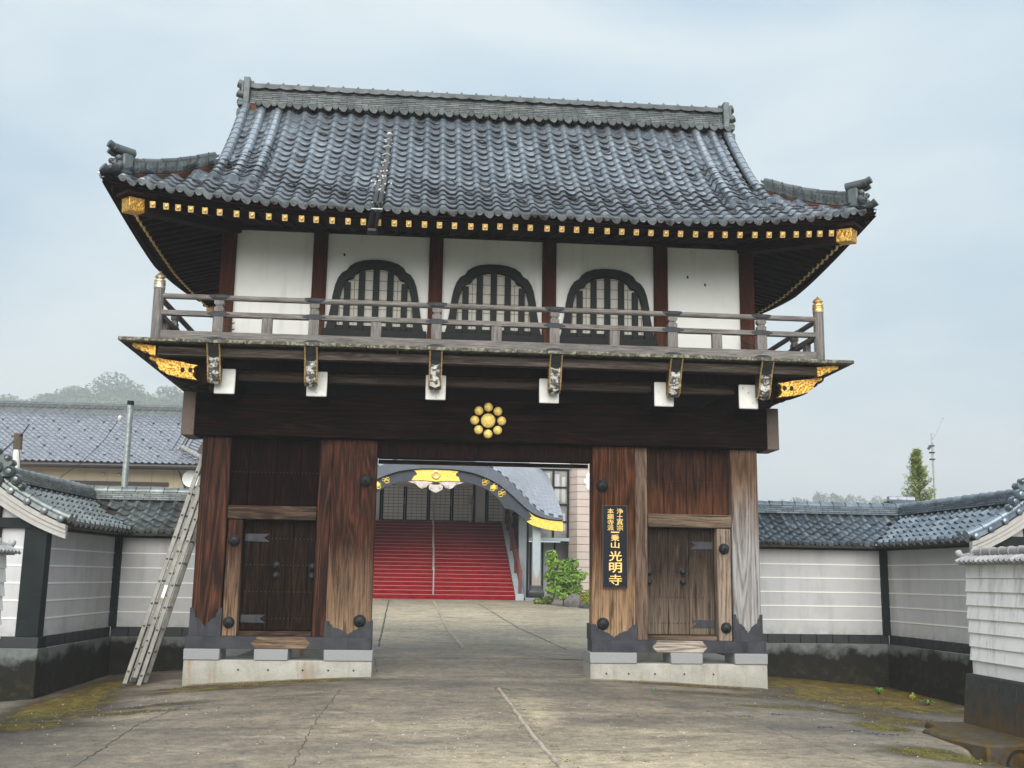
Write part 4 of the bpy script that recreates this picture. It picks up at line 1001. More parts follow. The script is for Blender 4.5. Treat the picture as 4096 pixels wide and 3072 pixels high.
# taped trunk of cables down the slope and round the eave
td = thing('cable_duct', 'grey taped bundle of cable ducts running down the gate roof and over the eave', 'cable duct', (-1.73, -1.4, 6.8))
for dx, u0 in ((-.035, 1.3), (.035, 2.36)):
    pts = [front_pt(-1.72+dx+.01*math.sin(u*9), u, .115) for u in np.linspace(u0, .35, 12)]
    MB().tube(pts, .036, 8).build('duct', M['duct'], td)
for dx in (-.037, .037):
    pts = [front_pt(-1.725+dx, .36, .12), front_pt(-1.725+dx, .1, .14), Vector((-1.725+dx, -1.58, 6.76)), Vector((-1.74+dx, -1.63, 6.62)), Vector((-1.77+dx, -1.55, 6.52)), Vector((-1.8+dx, -1.42, 6.46))]
    MB().tube(pts, .038, 8).build('hose', M['cable'], td)
MB().box(-1.87, -1.72, -1.45, -1.3, 6.38, 6.46).build('inlet_box', M['cable'], td, .02)
for z_, y_ in ((6.66, -1.625), (6.80, -1.5)): MB().tube([(-1.81, y_-.04, z_), (-1.73, y_-.05, z_-.005), (-1.65, y_-.04, z_)], .009, 5).build('tie', M['wrap'], td)
kn = MB()
for i in range(30):
    u = abs(random.gauss(.55, .28))+.18 if i > 8 else random.uniform(.3, 2.3)
    p = front_pt(-1.725+random.gauss(0, .055), u, .15+random.uniform(-.01, .02))
    kn.lathe([(.004, -.016), (.018, -.006), (.02, .006), (.006, .018)], 5, Matrix.Translation(p) @ Matrix.Rotation(random.uniform(0, 3), 4, 'X') @ Matrix.Scale(random.uniform(.45, .95), 4))
for u in (1.5, 1.75, 2.0, 2.2): kn.tube([front_pt(-1.77, u, .13), front_pt(-1.69, u, .16), front_pt(-1.64, u, .13)], .008, 4)
kn.lathe([(.04, -.02), (.05, .0), (.035, .02), (.004, .025)], 8, Matrix.Translation(front_pt(-1.69, 2.38, .13)))
kind(kn.build('white_tape', M['wrap'], td), 'stuff')
tb = MB()
for s in (-1, 1):
    for off in (4.31, 4.02, 3.73):
        for k in range(5, 16):
            u = us[k]; tb.lathe([(.004, -.015), (.014, 0), (.004, .015)], 5, Matrix.Translation((DX+s*off+random.gauss(0, .01), EY+u, prof_z(u)+lift(off, u)+.158)) @ Matrix.Scale(random.uniform(.6, 1.2), 4))
kind(tb.build('wire_tie', M['wrap'], cab), 'stuff')
# ------------------------------------------------------------------ signboard, right main post
sg = thing('signboard', 'tall black signboard with gilt Japanese characters on the right main post', 'sign', (2.03, -.02, 1.34))
box('board', M['sign_board'], sg, 1.842, 2.214, -.042, -.0145, 1.342, 2.588, .003)
for x0, x1, z0, z1 in ((1.836, 1.8418, 1.336, 2.594), (2.2142, 2.22, 1.336, 2.594), (1.842, 2.214, 2.5882, 2.594), (1.842, 2.214, 1.336, 1.3418)):
    box('board_edge', M['sign_rim'], sg, x0, x1, -.044, -.012, z0, z1, .001)
dg = None
def glyph(ch, x, z, w_, h_, bold):
    global dg
    cu = bpy.data.curves.new('glyph', 'FONT'); cu.body = ch; cu.offset = bold; cu.extrude = .012; cu.resolution_u = 3
    o = bpy.data.objects.new('glyph', cu); COL.objects.link(o)
    d = bpy.context.evaluated_depsgraph_get(); me = bpy.data.meshes.new_from_object(o.evaluated_get(d)); bpy.data.objects.remove(o); bpy.data.curves.remove(cu)
    co_ = np.array([v.co[:] for v in me.vertices]); a, b = co_.min(0), co_.max(0); c = (a+b)/2; sc = (b-a)
    if ch == '一': h_ = .018
    m_ = Matrix.Translation((x, -.0425, z)) @ Matrix.Rotation(R(90), 4, 'X') @ Matrix.Diagonal((w_/sc[0], h_/sc[1], .35, 1)) @ Matrix.Translation((-c[0], -c[1], -a[2]-.004))
    me.transform(m_); me.materials.clear(); me.materials.append(M['sign_gold']); me.name = 'character'
    link(bpy.data.objects.new('character', me), sg)
def row(s, x, zs, w_, h_, bold):
    for ch, z in zip(s, zs): glyph(ch, x, z, w_, h_, bold)
# positions read off the board: fractions of its height from the top
top, H = 2.588, 1.246
f = lambda a: top-H*a
row('浄土真宗', 2.103, [f(.066), f(.137), f(.205), f(.272)], .1, .082, .004)
row('本願寺派', 1.958, [f(.066), f(.137), f(.205), f(.272)], .1, .082, .004)
row('一乗山', 2.028, [f(.326), f(.394), f(.48)], .13, .098, .01)
row('光明', 2.032, [f(.618), f(.757)], .2, .155, .014); row('寺', 2.032, [f(.905)], .2, .16, .004)
# ------------------------------------------------------------------ plastered boundary walls either side of the gate
def wz(t): return 2.165+.38*t+.17*t*t          # wall-roof profile, t = distance in from the eave
T_WALL = {}
def boundary_wall(side, xg, xc, xe, ye, mat, label):
    """side -1 left / +1 right; return wall along y=2.8 from xg to the corner xc, wing from the corner towards the viewer to (xe, ye)"""
    s = side; YW = 2.8
    T = thing('boundary_wall', label, 'wall', (xc, YW, -.3))
    ang = math.atan2(xe-xc, -(ye-YW))          # wing direction off straight-forward
    LW = math.hypot(xe-xc, ye-YW)
    # local frames: A (return): along a=s*x outwards, inward normal -y ; B (wing): along towards viewer, inward normal -s*x
    MA = Matrix(((s, 0, 0, xg), (0, 1, 0, YW), (0, 0, 1, 0), (0, 0, 0, 1)))      # local x along wall, local y = outward (away from courtyard)
    LA = abs(xc-xg)
    dB = Vector(((xe-xc)/LW, (ye-YW)/LW, 0)); nB = Vector((s*abs(dB.y), s*dB.x*(1 if dB.y < 0 else -1)*1.0, 0)); nB = Vector((-dB.y, dB.x, 0)); nB = nB if nB.x*s > 0 else -nB
    MBm = Matrix(((dB.x, nB.x, 0, xc), (dB.y, nB.y, 0, YW), (0, 0, 1, 0), (0, 0, 0, 1)))
    def bx(name, m, F_, x0, x1, y0, y1, z0, z1, bev=.004): return MB().box(x0, x1, y0, y1, z0, z1, F_).build(name, m, T, bev)
    lines = (1.79, 1.542, 1.293, 1.045, .796)
    for F_, x0, x1, first in ((MA, 0, LA-.105, 0), (MBm, .105, LW-.2, 1)):
        bx('plinth', M['plinth'], F_, x0 if not first else 0, x1+(.2 if first else .105), -.05, .35, -.75, .388, .01)
        p = x0
        while p < x1+(.2 if first else .1)-.02:
            q = min(p+.3, x1+(.2 if first else .1)); bx('sill_tile', M['sill_tile'], F_, p+.002, q-.002, -.04, .3, .3885, .545+random.uniform(-.002, .002), .006); p += .3
        bx('plaster_face', M['grey_plaster'], F_, x0, x1, 0, .3, .5455, 2.055, 0)
        for z in lines: bx('white_line', M['white_line'], F_, x0, x1, -.007, -.0005, z-.011, z+.011, 0)
        bx('head_rail', M['wallpost'], F_, x0, x1+(.2 if first else .1), -.03, .3, 2.0555, 2.105, .003)
        bx('eave_cornice', M['barge'], F_, x0-.0, x1+(.15 if first else -.1), -.235, .3, 2.1055, 2.165, .01)
    bx('corner_pillar', M['wallpost'], MA, LA-.105, LA+.3, -.105, .3, .5455, 2.0555, .006)
    bx('end_pillar', M['wallpost'], MBm, LW-.2, LW, -.02, .3, .5455, 2.0555, .006)
    # roof decks (both slopes) -------------------------------------------------
    EV, RG = -.29, .76
    roof_ = MB()
    def slope(F_, x0f, x1f, flip):
        for i in range(8):
            a0 = EV+(RG-EV)*i/8; a1 = EV+(RG-EV)*(i+1)/8
            z0 = wz(a0-EV)-.03; z1 = wz(a1-EV)-.03
            y0, y1 = (a0, a1) if not flip else (2*RG-a0, 2*RG-a1)
            vs = [F_ @ Vector(v) for v in ((x0f(y0), y0, z0), (x1f(y0), y0, z0), (x1f(y1), y1, z1), (x0f(y1), y1, z1), (x0f(y0), y0, z0-.05), (x1f(y0), y0, z0-.05), (x1f(y1), y1, z1-.05), (x0f(y1), y1, z1-.05))]
            roof_.add(vs, [(0, 1, 2, 3), (4, 5, 6, 7), (0, 1, 5, 4), (1, 2, 6, 5), (2, 3, 7, 6), (3, 0, 4, 7)])
    slope(MA, lambda y: 0, lambda y: LA+y, False); slope(MA, lambda y: 0, lambda y: LA+y, True)
    slope(MBm, lambda y: -y, lambda y: LW+.06, False); slope(MBm, lambda y: -y, lambda y: LW+.06, True)
    rf_ = roof_.build('wall_roof', M['mortar'], T)
    TM = T_WALL.setdefault(mat.name, (tile_mesh('roof_tile', mat, .84, .235), tile_mesh('eave_tile', mat, .84, .235, True)))
    SP = .2263
    rows = [0, .2, .4, .59, .78]
    def put(F_, a, t, eave, hump_flip):
        e = .01; y = EV+t
        p = F_ @ Vector((a, y, wz(t)))
        d = (F_.to_3x3() @ Vector((1, 0, 0))); up_ = F_.to_3x3() @ Vector((0, 1, (wz(t+e)-wz(t-e))/(2*e)))
        if d.cross(up_).z < 0: d = -d
        m_ = frame(p, d, up_) @ Matrix.Rotation(random.gauss(0, .012), 4, 'X') @ Matrix.Rotation(random.gauss(0, .008), 4, 'Z')
        inst('eave_tile' if eave else 'roof_tile', TM[1] if eave else TM[0], rf_, m_)
    for k, t in enumerate(rows):
        y = EV+t
        n = int((LA+y)/SP)+1
        for i in range(n):
            a = .1+i*SP
            if a < LA+y+.0: put(MA, a, t, k == 0, s < 0)
        a = LW-.16
        while a > -y-.02:
            put(MBm, a, t, k == 0, s > 0); a -= SP
    # cap row under the ridge
    for F_, a0, a1 in ((MA, .1, LA+.62), (MBm, -.5, LW-.2)):
        a = a0
        while a < a1: put(F_, a, .93, True, 0); a += SP
    # ridge: courses and cap tiles
    zb = wz(1.05)-.01
    for F_, a0, a1 in ((MA, 0, LA+RG), (MBm, -RG, LW-.02)):
        MB().box(a0, a1, RG-.1, RG+.1, zb-.2, zb+.15, F_).build('ridge_bed', M['mortar'], rf_)
        for k in range(4):
            hw = .15-.012*k; a = a0-(k % 2)*.11
            while a < a1:
                q = min(a+.225, a1); b0 = max(a, a0)
                if q-b0 > .03: MB().box(b0+.004, q-.004, RG-hw-random.uniform(0, .012), RG+hw, zb+.012+k*.036, zb+.041+k*.036, F_).build('ridge_brick', mat, rf_)
                a += .225
        a = a0
        while a < a1-.02:
            q = min(a+.25, a1)
            MB().tube([F_ @ Vector((a, RG, zb+.165)), F_ @ Vector((q, RG, zb+.165))], [.094, .074], 10).build('cap_tile', mat, rf_, angle=50)
            a += .25
    # valley flashing at the inside corner
    v0 = MA @ Vector((LA+EV, EV, wz(0)-.005)); v1 = MA @ Vector((LA+RG, RG, wz(1.05)-.01))
    MB().tube([v0+Vector((0, -.03, -.01)), v0.lerp(v1, .5)+Vector((0, 0, -.06)), v1], .02, 5).build('valley_gutter', M['wrap'], rf_)
    # gable end facing the viewer ----------------------------------------------
    yw = 2*RG
    def G(y, z, x=0): return MBm @ Vector((LW+x, y, z))
    prf = [(EV+t, wz(t)) for t in np.linspace(-.02, RG-EV, 14)]
    prf = prf+[(2*RG-y, z) for y, z in reversed(prf[:-1])]
    wl = MB()
    inner = [(max(y, 0), z-.06) for y, z in prf if -.02 <= y <= 2*RG+.02]
    pts = [(0.0, .5455)]+[(y, z) for y, z in inner if 0 <= y <= 2*RG]+[(2*RG, .5455)]
    n = len(pts)
    vs = [G(y, z, -.06) for y, z in pts]+[G(y, z, -.28) for y, z in pts]
    wl.add(vs, [tuple(range(n)), tuple(range(2*n-1, n-1, -1))]+[(i, i+n, (i+1) % n+n, (i+1) % n) for i in range(n)])
    wl.build('gable_wall', M['grey_plaster'], T)
    def gb(name, m, y0, y1, z0, z1, x0=-.06, x1=.0, bev=.005):
        return MB().box(LW+x0, LW+x1, y0, y1, z0, z1, MBm).build(name, m, T, bev)
    gb('gable_tie', M['wallpost'], .2, yw-.02, 2.07, 2.215, -.06, .012)
    gb('gable_post', M['wallpost'], RG-.12, RG+.09, .5455, 2.0695, -.06, .01); gb('gable_post', M['wallpost'], RG-.1, RG+.07, 2.2155, 2.6, -.06, .01)
    gb('end_pillar', M['wallpost'], yw-.2, yw, .5455, 2.07, -.06, .01)
    for z in lines:
        gb('white_line', M['white_line'], .2, RG-.12, z-.011, z+.011, -.06, -.053, 0); gb('white_line', M['white_line'], RG+.09, yw-.2, z-.011, z+.011, -.06, -.053, 0)
    gb('plinth', M['plinth'], -.05, yw+.05, -.75, .388, -.3, .05, .01); gb('sill_tile', M['sill_tile'], -.04, yw+.04, .3885, .545, -.3, .03)
    kind(MB().box(-RG, LW-.28, yw-.3, yw, -.75, 2.15, MBm).build('rear_wall', M['grey_plaster'], T), 'structure')
    # curved bargeboards with a raised moulding
    for th, d0, d1, x0, x1 in ((0, -.045, -.235, .02, .085), (1, -.04, -.1, .0852, .11), (2, -.125, -.16, .0852, .1)):
        b = MB(); P = [(y, z) for y, z in prf]
        for (ya, za), (yb, zb_) in zip(P, P[1:]):
            k0, k1 = 1+.25*(1-abs(ya-RG)/1.05), 1+.25*(1-abs(yb-RG)/1.05)
            vs = []
            for xx in (x0, x1): vs += [G(ya, za+d0, xx), G(yb, zb_+d0, xx), G(yb, zb_+d1*k1, xx), G(ya, za+d1*k0, xx)]
            b.add(vs, [(0, 1, 2, 3), (4, 5, 6, 7), (0, 1, 5, 4), (1, 2, 6, 5), (2, 3, 7, 6), (3, 0, 4, 7)])
        b.build('bargeboard' if th == 0 else 'barge_moulding', M['barge'], T, angle=60)
    # verge: flat sleeve tiles, two round rolls and disc-headed tiles stepping down
    for xo, r in ((-.02, .062), (-.2, .058)):
        for sg_ in (0, 1):
            q = [(y, z) for y, z in prf if (y <= RG) == (sg_ == 0)]; q = q if sg_ == 0 else q[::-1]
            pts = [G(y, z+.07, xo) for y, z in q]
            b = MB().tube(pts[:-1], r, 10); d = (pts[0]-pts[1]).normalized(); b.tube([pts[0], pts[0]+d*.02], r*1.3, 12)
            for j in range(3, len(pts)-1, 4): b.tube([pts[j], pts[j].lerp(pts[j+1], .35)], r*1.2, 10)
            b.build('verge_roll', mat, rf_, angle=50)
    for j in range(1, len(prf)-1):
        if j % 3 != 1: continue
        y, z = prf[j]
        if abs(y-RG) < .12: continue
        y2, z2 = prf[j+2] if j+2 < len(prf) else prf[-1]
        d = (G(0, 0, 1)-G(0, 0, 0)).normalized()
        q_ = d.to_track_quat('Z', 'Y').to_matrix().to_4x4(); q_.translation = G(y, z+.012, .05)
        MB().lathe([(.045, -.12), (.047, .05), (.05, .05), (.05, .075), (.038, .085), (.004, .088)], 12, q_).build('disc_tile', mat, rf_)
        ym, zm_ = prf[min(j+1, len(prf)-1)]; b = MB()
        yb = prf[min(j+3, len(prf)-1)]
        b.add([G(y, z-.02, .09), G(yb[0], yb[1]-.02, .09), G(yb[0], yb[1]+.045, .085), G(y, z+.045, .085), G(y, z-.02, .06), G(yb[0], yb[1]-.02, .06), G(yb[0], yb[1]+.045, -.1), G(y, z+.045, -.1)], [(0, 1, 2, 3), (4, 5, 6, 7), (0, 1, 5, 4), (1, 2, 6, 5), (2, 3, 7, 6), (3, 0, 4, 7)])
        b.build('sleeve_tile', mat, rf_)
    # onigawara: peaked block with scrolled cheeks
    zt_ = zb+.05
    o = [(-.19, 0), (-.19, .16), (-.23, .2), (-.2, .26), (-.1, .28), (-.06, .33), (.0, .36), (.06, .33), (.1, .28), (.2, .26), (.23, .2), (.19, .16), (.19, 0)]
    vs = [G(RG+a, zt_+b_, .07) for a, b_ in o]+[G(RG+a, zt_+b_, -.1) for a, b_ in o]; n = len(o)
    MB().add(vs, [tuple(range(n)), tuple(range(2*n-1, n-1, -1))]+[(i, i+n, (i+1) % n+n, (i+1) % n) for i in range(n)]).build('ridge_ornament', mat, rf_, .012)
    q_ = (G(0, 0, 1)-G(0, 0, 0)).normalized().to_track_quat('Z', 'Y').to_matrix().to_4x4()
    def scroll(y, z, r, x=.07):
        m_ = q_.copy(); m_.translation = G(RG+y, z, x)
        MB().lathe([(r, -.05), (r, .02), (r*.85, .045), (r*.62, .02), (r*.5, .05), (r*.25, .06), (.003, .058)], 12, m_).build('scroll_boss', mat, rf_)
    scroll(0, zt_+.14, .1); scroll(-.19, zt_+.08, .085); scroll(.19, zt_+.08, .085); scroll(-.29, zt_-.03, .075, .05); scroll(.29, zt_-.03, .075, .05); scroll(-.37, zt_-.13, .055, .04); scroll(.37, zt_-.13, .055, .04)
    scroll(0, zt_+.37, .055); scroll(-.15, zt_+.28, .05); scroll(.15, zt_+.28, .05); scroll(0, zt_-.06, .12, .09)
    return T
boundary_wall(-1, -4.38, -6.2, -6.33, -.42, M['tile_wl'], 'left grey plaster boundary wall with white lines and mossy tiled roof behind the ladder')
boundary_wall(1, 4.42, 7.58, 7.78, -.45, M['tile_w'], 'right grey plaster boundary wall with white lines and blue-grey tiled roof')
# ------------------------------------------------------------------ low white board walls flanking the drive
CT = tile_mesh('coping_tile', M['tile_p'], .40, .14, True, .016, .012)
def board_wall(s, x, y0, y1, zt, label, base_label=None):
    T = thing('board_wall', label, 'wall', (x, y0, -.1))
    n = 8; h = .158; zt0 = zt
    for k in range(n):
        z1 = zt0-k*h; z0 = z1-h-.012
        y = y0-(.0 if k % 2 else .0)
        segs = [(y, y1)] if k < n-1 else [(y, y-.42), (y-.424, y1)]
        for a, b in segs:
            ins = .0 if k == 0 else .004
            P = [(x+s*(.02+.0), z1), (x-s*.006*(k > 0), z0+.0), (x+s*.012, z0), (x+s*.26, z0), (x+s*.26, z1)]
            if k == n-1: P = [(x+s*.03, z1), (x+s*.03, z0), (x+s*.25, z0), (x+s*.25, z1)]
            MB().prism(P, 1, a+random.uniform(0, .02)*(k > 0), b).build('siding_board', M['siding'], T, .003)
    zb = zt0-n*h
    MB().prism([(x-s*(.03 if s > 0 else -.03), zb-.01), (x-s*(.17 if s > 0 else -.02), -.75), (x+s*.45, -.75), (x+s*.36, zb-.01)], 1, y0+.08, y1).build('stone_base', M['stone_base'], T, .02)
    MB().prism([(x-s*.06, zt+.005), (x+s*.15, zt+.11), (x+s*.36, zt+.005), (x+s*.36, zt-.02), (x-s*.06, zt-.02)], 1, y0+.04, y1).build('coping_bed', M['barge'], T)
    y = y0-.02
    while y > y1:
        for sg_ in (1, -1):
            d = Vector((0, -s*sg_, 0)); p = Vector((x+s*.15-s*sg_*.245, y, zt+.02))
            m_ = frame(p, d, Vector((s*sg_*1, 0, .42)))
            inst('coping_tile', CT, T, m_)
        y -= .108
    y = y0+.02
    while y > y1:
        MB().tube([(x+s*.15, y, zt+.135), (x+s*.15, y-.2, zt+.135)], [.05, .046], 10).tube([(x+s*.15, y+.004, zt+.135), (x+s*.15, y-.02, zt+.135)], .06, 10).build('ridge_tile', M['tile_p'], T, angle=50)
        y -= .2
    MB().tube([(x+s*.15, y0, zt+.1), (x+s*.06, y0+.12, zt+.075), (x+s*.05, y0+.2, zt+.10), (x+s*.05, y0+.235, zt+.14)], [.05, .045, .04, .045], 10).build('end_finial', M['tile_p'], T, angle=50)
    return T
board_wall(1, 5.53, -4.0, -8.0, 1.715, 'low white lapped-board wall on a black mossy stone base with small tiled coping, right of the drive')
board_wall(-1, -5.70, -3.5, -8.0, 1.66, 'low white lapped-board wall with a small tiled coping at the left edge of the photo')
# ------------------------------------------------------------------ ladder leaning against the gate
ld = thing('ladder', 'long weathered aluminium extension ladder leaning on the left side of the gate', 'ladder', (-5.2, .6, -.2))
a0 = Vector((-5.30, .45, -.215)); dirn = Vector((.2585, 0, .966)).normalized(); perp = Vector((.966, 0, -.2585))
def rail_(name, off, y, z0, z1, w=.066, t=.03, m='alu'):
    p = a0+perp*off; A, B = p+dirn*z0, p+dirn*z1; b = MB()
    vs = []
    for c in (A, B):
        for dx, dy in ((-w/2, 0), (w/2, 0), (w/2, t), (-w/2, t)): vs.append(c+perp*dx+Vector((0, y+dy, 0)))
    b.add(vs, [(3, 2, 1, 0), (4, 5, 6, 7), (0, 1, 5, 4), (1, 2, 6, 5), (2, 3, 7, 6), (3, 0, 4, 7)])
    return b.build(name, M[m], ld, .005)
for off, z0, z1, st in ((0, .0, 3.7, .23), (.115, .12, 3.62, .38), (.205, .03, 3.8, .22)):
    for y in (0, .40):
        r = rail_('side_rail', off, y+(.006 if off == .115 else 0), z0, z1)
        hb = MB(); z = st
        while z < z1-.1:
            p = a0+perp*(off-.004)+dirn*z
            hb.prism([(p.x-.018, p.z+.012), (p.x-.017, p.z-.004), (p.x-.008, p.z-.016), (p.x+.008, p.z-.016), (p.x+.017, p.z-.004), (p.x+.018, p.z+.012)], 1, a0.y+y-.006+(.006 if off == .115 else 0), a0.y+y+.036)
            z += .345
        hb.build('rung_end', M['alu_d'], r)
    z = st
    while z < z1-.1:
        p = a0+perp*off+dirn*z
        MB().tube([p+Vector((0, .03, 0)), p+Vector((0, .40, 0))], .016, 6).build('rung', M['alu'], ld); z += .345
    for y in (0, .4):
        p = a0+perp*off+dirn*(z0-.0); MB().box(p.x-.04, p.x+.04, a0.y+y-.004, a0.y+y+.034, p.z-.02, p.z+.05).build('rubber_foot', M['alu_d'], ld, .006)
rail_('maker_plate', .118, -.0035, 1.38, 1.58, .05, .003, 'white_line')
# ------------------------------------------------------------------ ground
def sst(a, b, x): t = np.clip((x-a)/(b-a), 0, 1); return t*t*(3-2*t)
def gz(x, y):
    x = np.asarray(x, float); y = np.asarray(y, float); ax = np.abs(x)
    z = np.where(y < 0, -.13+.13*sst(-6, .0, y), 0.)                       # approach rises to the threshold
    z = np.where(y >= 0, np.interp(y, [0, 3.3, 4.5, 23, 60], [0, .035, .09, .67, .9]), z)
    side = np.clip((ax-1.7)/2.6, 0, 3)
    fall = .13*side**1.3
    wnear = sst(-5.5, -1.5, y)*(1-sst(5, 14, y))
    z = z-fall*wnear*np.where(ax > 4.3, 1.15, 1)*.95
    z = z-.05*sst(3.0, 6.0, ax)*(1-wnear)
    tr = sst(4.55, 5.0, x+.12*np.sin(y*2.1))*sst(-5.35, -5.72, y)            # gutter in front of the culvert
    z = z-.5*tr-.06*sst(3.6, 4.7, x)*sst(-4.8, -5.8, y)
    edge = np.maximum(sst(34, 39, ax), np.maximum(sst(-14.5, -17.5, y), sst(55, 59, y)))
    return z-2.5*edge
def spaced(a, b, core0, core1, fine, coarse):
    v = list(np.arange(core0, core1, fine)); c = core1
    while c < b: v.append(c); c += min(coarse, fine+(c-core1)*.12)
    v.append(b); c = core0-fine; l = []
    while c > a: l.append(c); c -= min(coarse, fine+(core0-c)*.12)
    return np.array([a]+l[::-1]+v)
gx = spaced(-40, 40, -8.5, 9, .1, 2); gy = spaced(-18, 60, -9, 5, .1, 2)
X_, Y_ = np.meshgrid(gx, gy); Z_ = gz(X_, Y_)+RNG.normal(0, .0018, X_.shape)
nx, ny = len(gx), len(gy)
idx = np.arange(nx*ny).reshape(ny, nx)
Q = np.stack([idx[:-1, :-1], idx[:-1, 1:], idx[1:, 1:], idx[1:, :-1]], -1).reshape(-1, 4)
gm = np_mesh('ground', np.stack([X_, Y_, Z_], -1).reshape(-1, 3), Q, M['ground'], True)
def blob(cx, cy, rx, ry, rot=0):
    c, s_ = math.cos(rot), math.sin(rot); u = ((X_-cx)*c+(Y_-cy)*s_)/rx; v = (-(X_-cx)*s_+(Y_-cy)*c)/ry
    return np.exp(-(u*u+v*v)*1.2)
moss = np.zeros_like(X_)+.02
for b_ in ((-5.5, -1.8, .75, 2.2, .1, 1.15), (-5.7, -4.0, 1.2, .7, 0, 1.2), (-5.2, -3.2, .9, .25, .1, .7), (-4.7, -3.0, .8, .22, -.1, .9), (-4.2, -2.4, .8, .2, .12, .8), (-5.6, .8, .7, 1.8, 0, .9), (-3.2, -.5, 1.9, .22, .03, 1.1), (-3.9, -.9, 1.3, .25, 0, .9),
           (3.2, -.5, 1.6, .22, -.05, .85), (4.4, -1.1, .9, .4, .2, .7), (6.6, 1.4, 1.6, 2.2, 0, 1.15), (5.8, -.6, 1.9, 1.2, 0, 1.1), (5.3, 1.2, 1.1, 2, 0, 1.15), (4.6, -2.4, 1.1, .35, -.1, .75), (5.2, -3.2, .6, .9, 0, .95), (3.4, -1.4, 1.2, .3, 0, .6), (3.7, -2.5, .55, .18, 0, .9), (4.4, -4.1, .35, .5, 0, 1.0), (4.15, -5.9, .6, .45, .2, 1.15), (4.9, -3.2, .5, .9, 0, .7), (5.2, -1.8, .6, .8, 0, .6), (1.75, 3.15, .45, .1, 0, 1.), (-1.8, 3.2, .3, .08, 0, .6), (4.9, -6.6, .8, .8, 0, .8)):
    moss = np.maximum(moss, blob(*b_[:5])*b_[5])
tar = np.maximum.reduce([blob(0, -.9, 2.6, .5)*.9, blob(3.4, -2.0, 2.0, 1.2, -.2)*.9, blob(5.2, -1.5, 2.6, 2.6)*1.15, blob(-5.2, -5.5, 1.7, 2.6)*1.0, blob(-5.5, -2, 1.3, 3)*.9, blob(-2.9, -1.2, 2.0, .5, .12)*.8, blob(0, 2.0, 2.2, .9)*.55, blob(3.6, -4.4, 1.3, 1.6)*.85, blob(-3.4, -2.6, 1.6, .7, .2)*.7, blob(2.2, -1.6, 2.0, .5, -.1)*.8, blob(0, 4.6, 3, .7)*.45, blob(-7, 2, 2, 4), blob(7.5, 2, 2, 4)])
pale = np.maximum.reduce([blob(0, 14, 6, 7)*1.0, blob(2.6, 7, 2, 2.5)*.9, blob(-1.5, 8, 1.6, 2.5)*.8, blob(-.6, -6.2, .8, .5)*.7, blob(1.6, -4.9, 1.0, .3, -.1)*.75, blob(1.2, -6.6, 1.8, 1.2)*.8, blob(.1, -6.8, 1.6, .8)*.8, blob(.45, -3.6, .22, 1.4)*.9, blob(-1, -4.6, 1.4, .5)*.45])
for nm, ar in (('moss', moss), ('tar', np.clip(tar, 0, 1)), ('pale', np.clip(pale, 0, 1))):
    at = gm.attributes.new(nm, 'FLOAT', 'POINT'); at.data.foreach_set('value', ar.astype(np.float32).ravel())
kind(link(bpy.data.objects.new('ground', gm)), 'structure')
far = MB().box(-2500, 2500, -600, 4000, -3.2, -2.2); kind(far.build('terrain', M['hillgrass']), 'structure')
g1 = lambda x, y: float(gz(x, y))
# cracks and joints
def ribbon(name, pts, w_, m, dz=.004, kind_='structure', jit=.01):
    P = []
    for (x0, y0), (x1, y1) in zip(pts, pts[1:]):
        n = max(2, int(math.hypot(x1-x0, y1-y0)/.09))
        for i in range(n): t = i/n; P.append((x0+(x1-x0)*t+random.gauss(0, jit), y0+(y1-y0)*t+random.gauss(0, jit)))
    P.append(pts[-1]); b = MB(); k = len(P)
    for i, (x, y) in enumerate(P):
        d = Vector((P[min(i+1, k-1)][0]-P[max(i-1, 0)][0], P[min(i+1, k-1)][1]-P[max(i-1, 0)][1])).normalized(); w2 = w_*random.uniform(.4, 1.1)
        for s in (-1, 1): q = (x-s*d.y*w2, y+s*d.x*w2); b.v.append((q[0], q[1], g1(*q)+dz))
    b.f = [(2*i, 2*i+1, 2*i+3, 2*i+2) for i in range(k-1)]
    return kind(b.build(name, m, fix=False), kind_)
for pts, w_ in (([(-1.96, -1.62), (-2.05, -4.2), (-2.0, -7.2)], .005), ([(-3.8, -2.6), (-3.91, -4.32), (-3.78, -7.2)], .007), ([(.17, -1.47), (.4, -1.5), (.62, -1.63)], .014), ([(-1.62, .06), (0, .0), (1.55, .1)], .010), ([(-1.8, 3.28), (.3, 3.25), (2.1, 3.3)], .02), ([(-1.95, 22), (-1.75, 8.6), (-1.7, 5)], .02), ([(1.1, 20), (1.5, 10), (1.96, 4.9)], .02), ([(1.2, 19.4), (2.8, 18.6), (4.3, 18.4)], .03), ([(2.2, -1.9), (2.9, -4.2), (3.1, -6.8)], .004), ([(-1.7, 3.1), (-1.55, .4)], .006), ([(.3, 2.9), (.5, .2)], .005), ([(.3, -5.9), (1.6, -6.1), (3.1, -5.7)], .005), ([(-.5, 5.9), (1.0, 5.6), (2.2, 5.3)], .012)):
    ribbon('pavement_crack', pts, w_, M['crack'])
def joint(pts, r):
    P = []
    for (x0, y0), (x1, y1) in zip(pts, pts[1:]):
        n = max(2, int(math.hypot(x1-x0, y1-y0)/.25))
        for i in range(n): t = i/n; x, y = x0+(x1-x0)*t, y0+(y1-y0)*t; P.append((x+random.gauss(0, .006), y, g1(x, y)+.004))
    P.append((pts[-1][0], pts[-1][1], g1(*pts[-1])+.004))
    kind(MB().tube(P, r, 8).build('pavement_joint', M['joint']), 'structure')
joint([(.16, -1.54), (.21, -3.79), (.26, -5.88), (.33, -8.0)], .023)
joint([(-.38, 21.0), (-.3, 14), (-.23, 8.95), (-.05, 4.84)], .04)
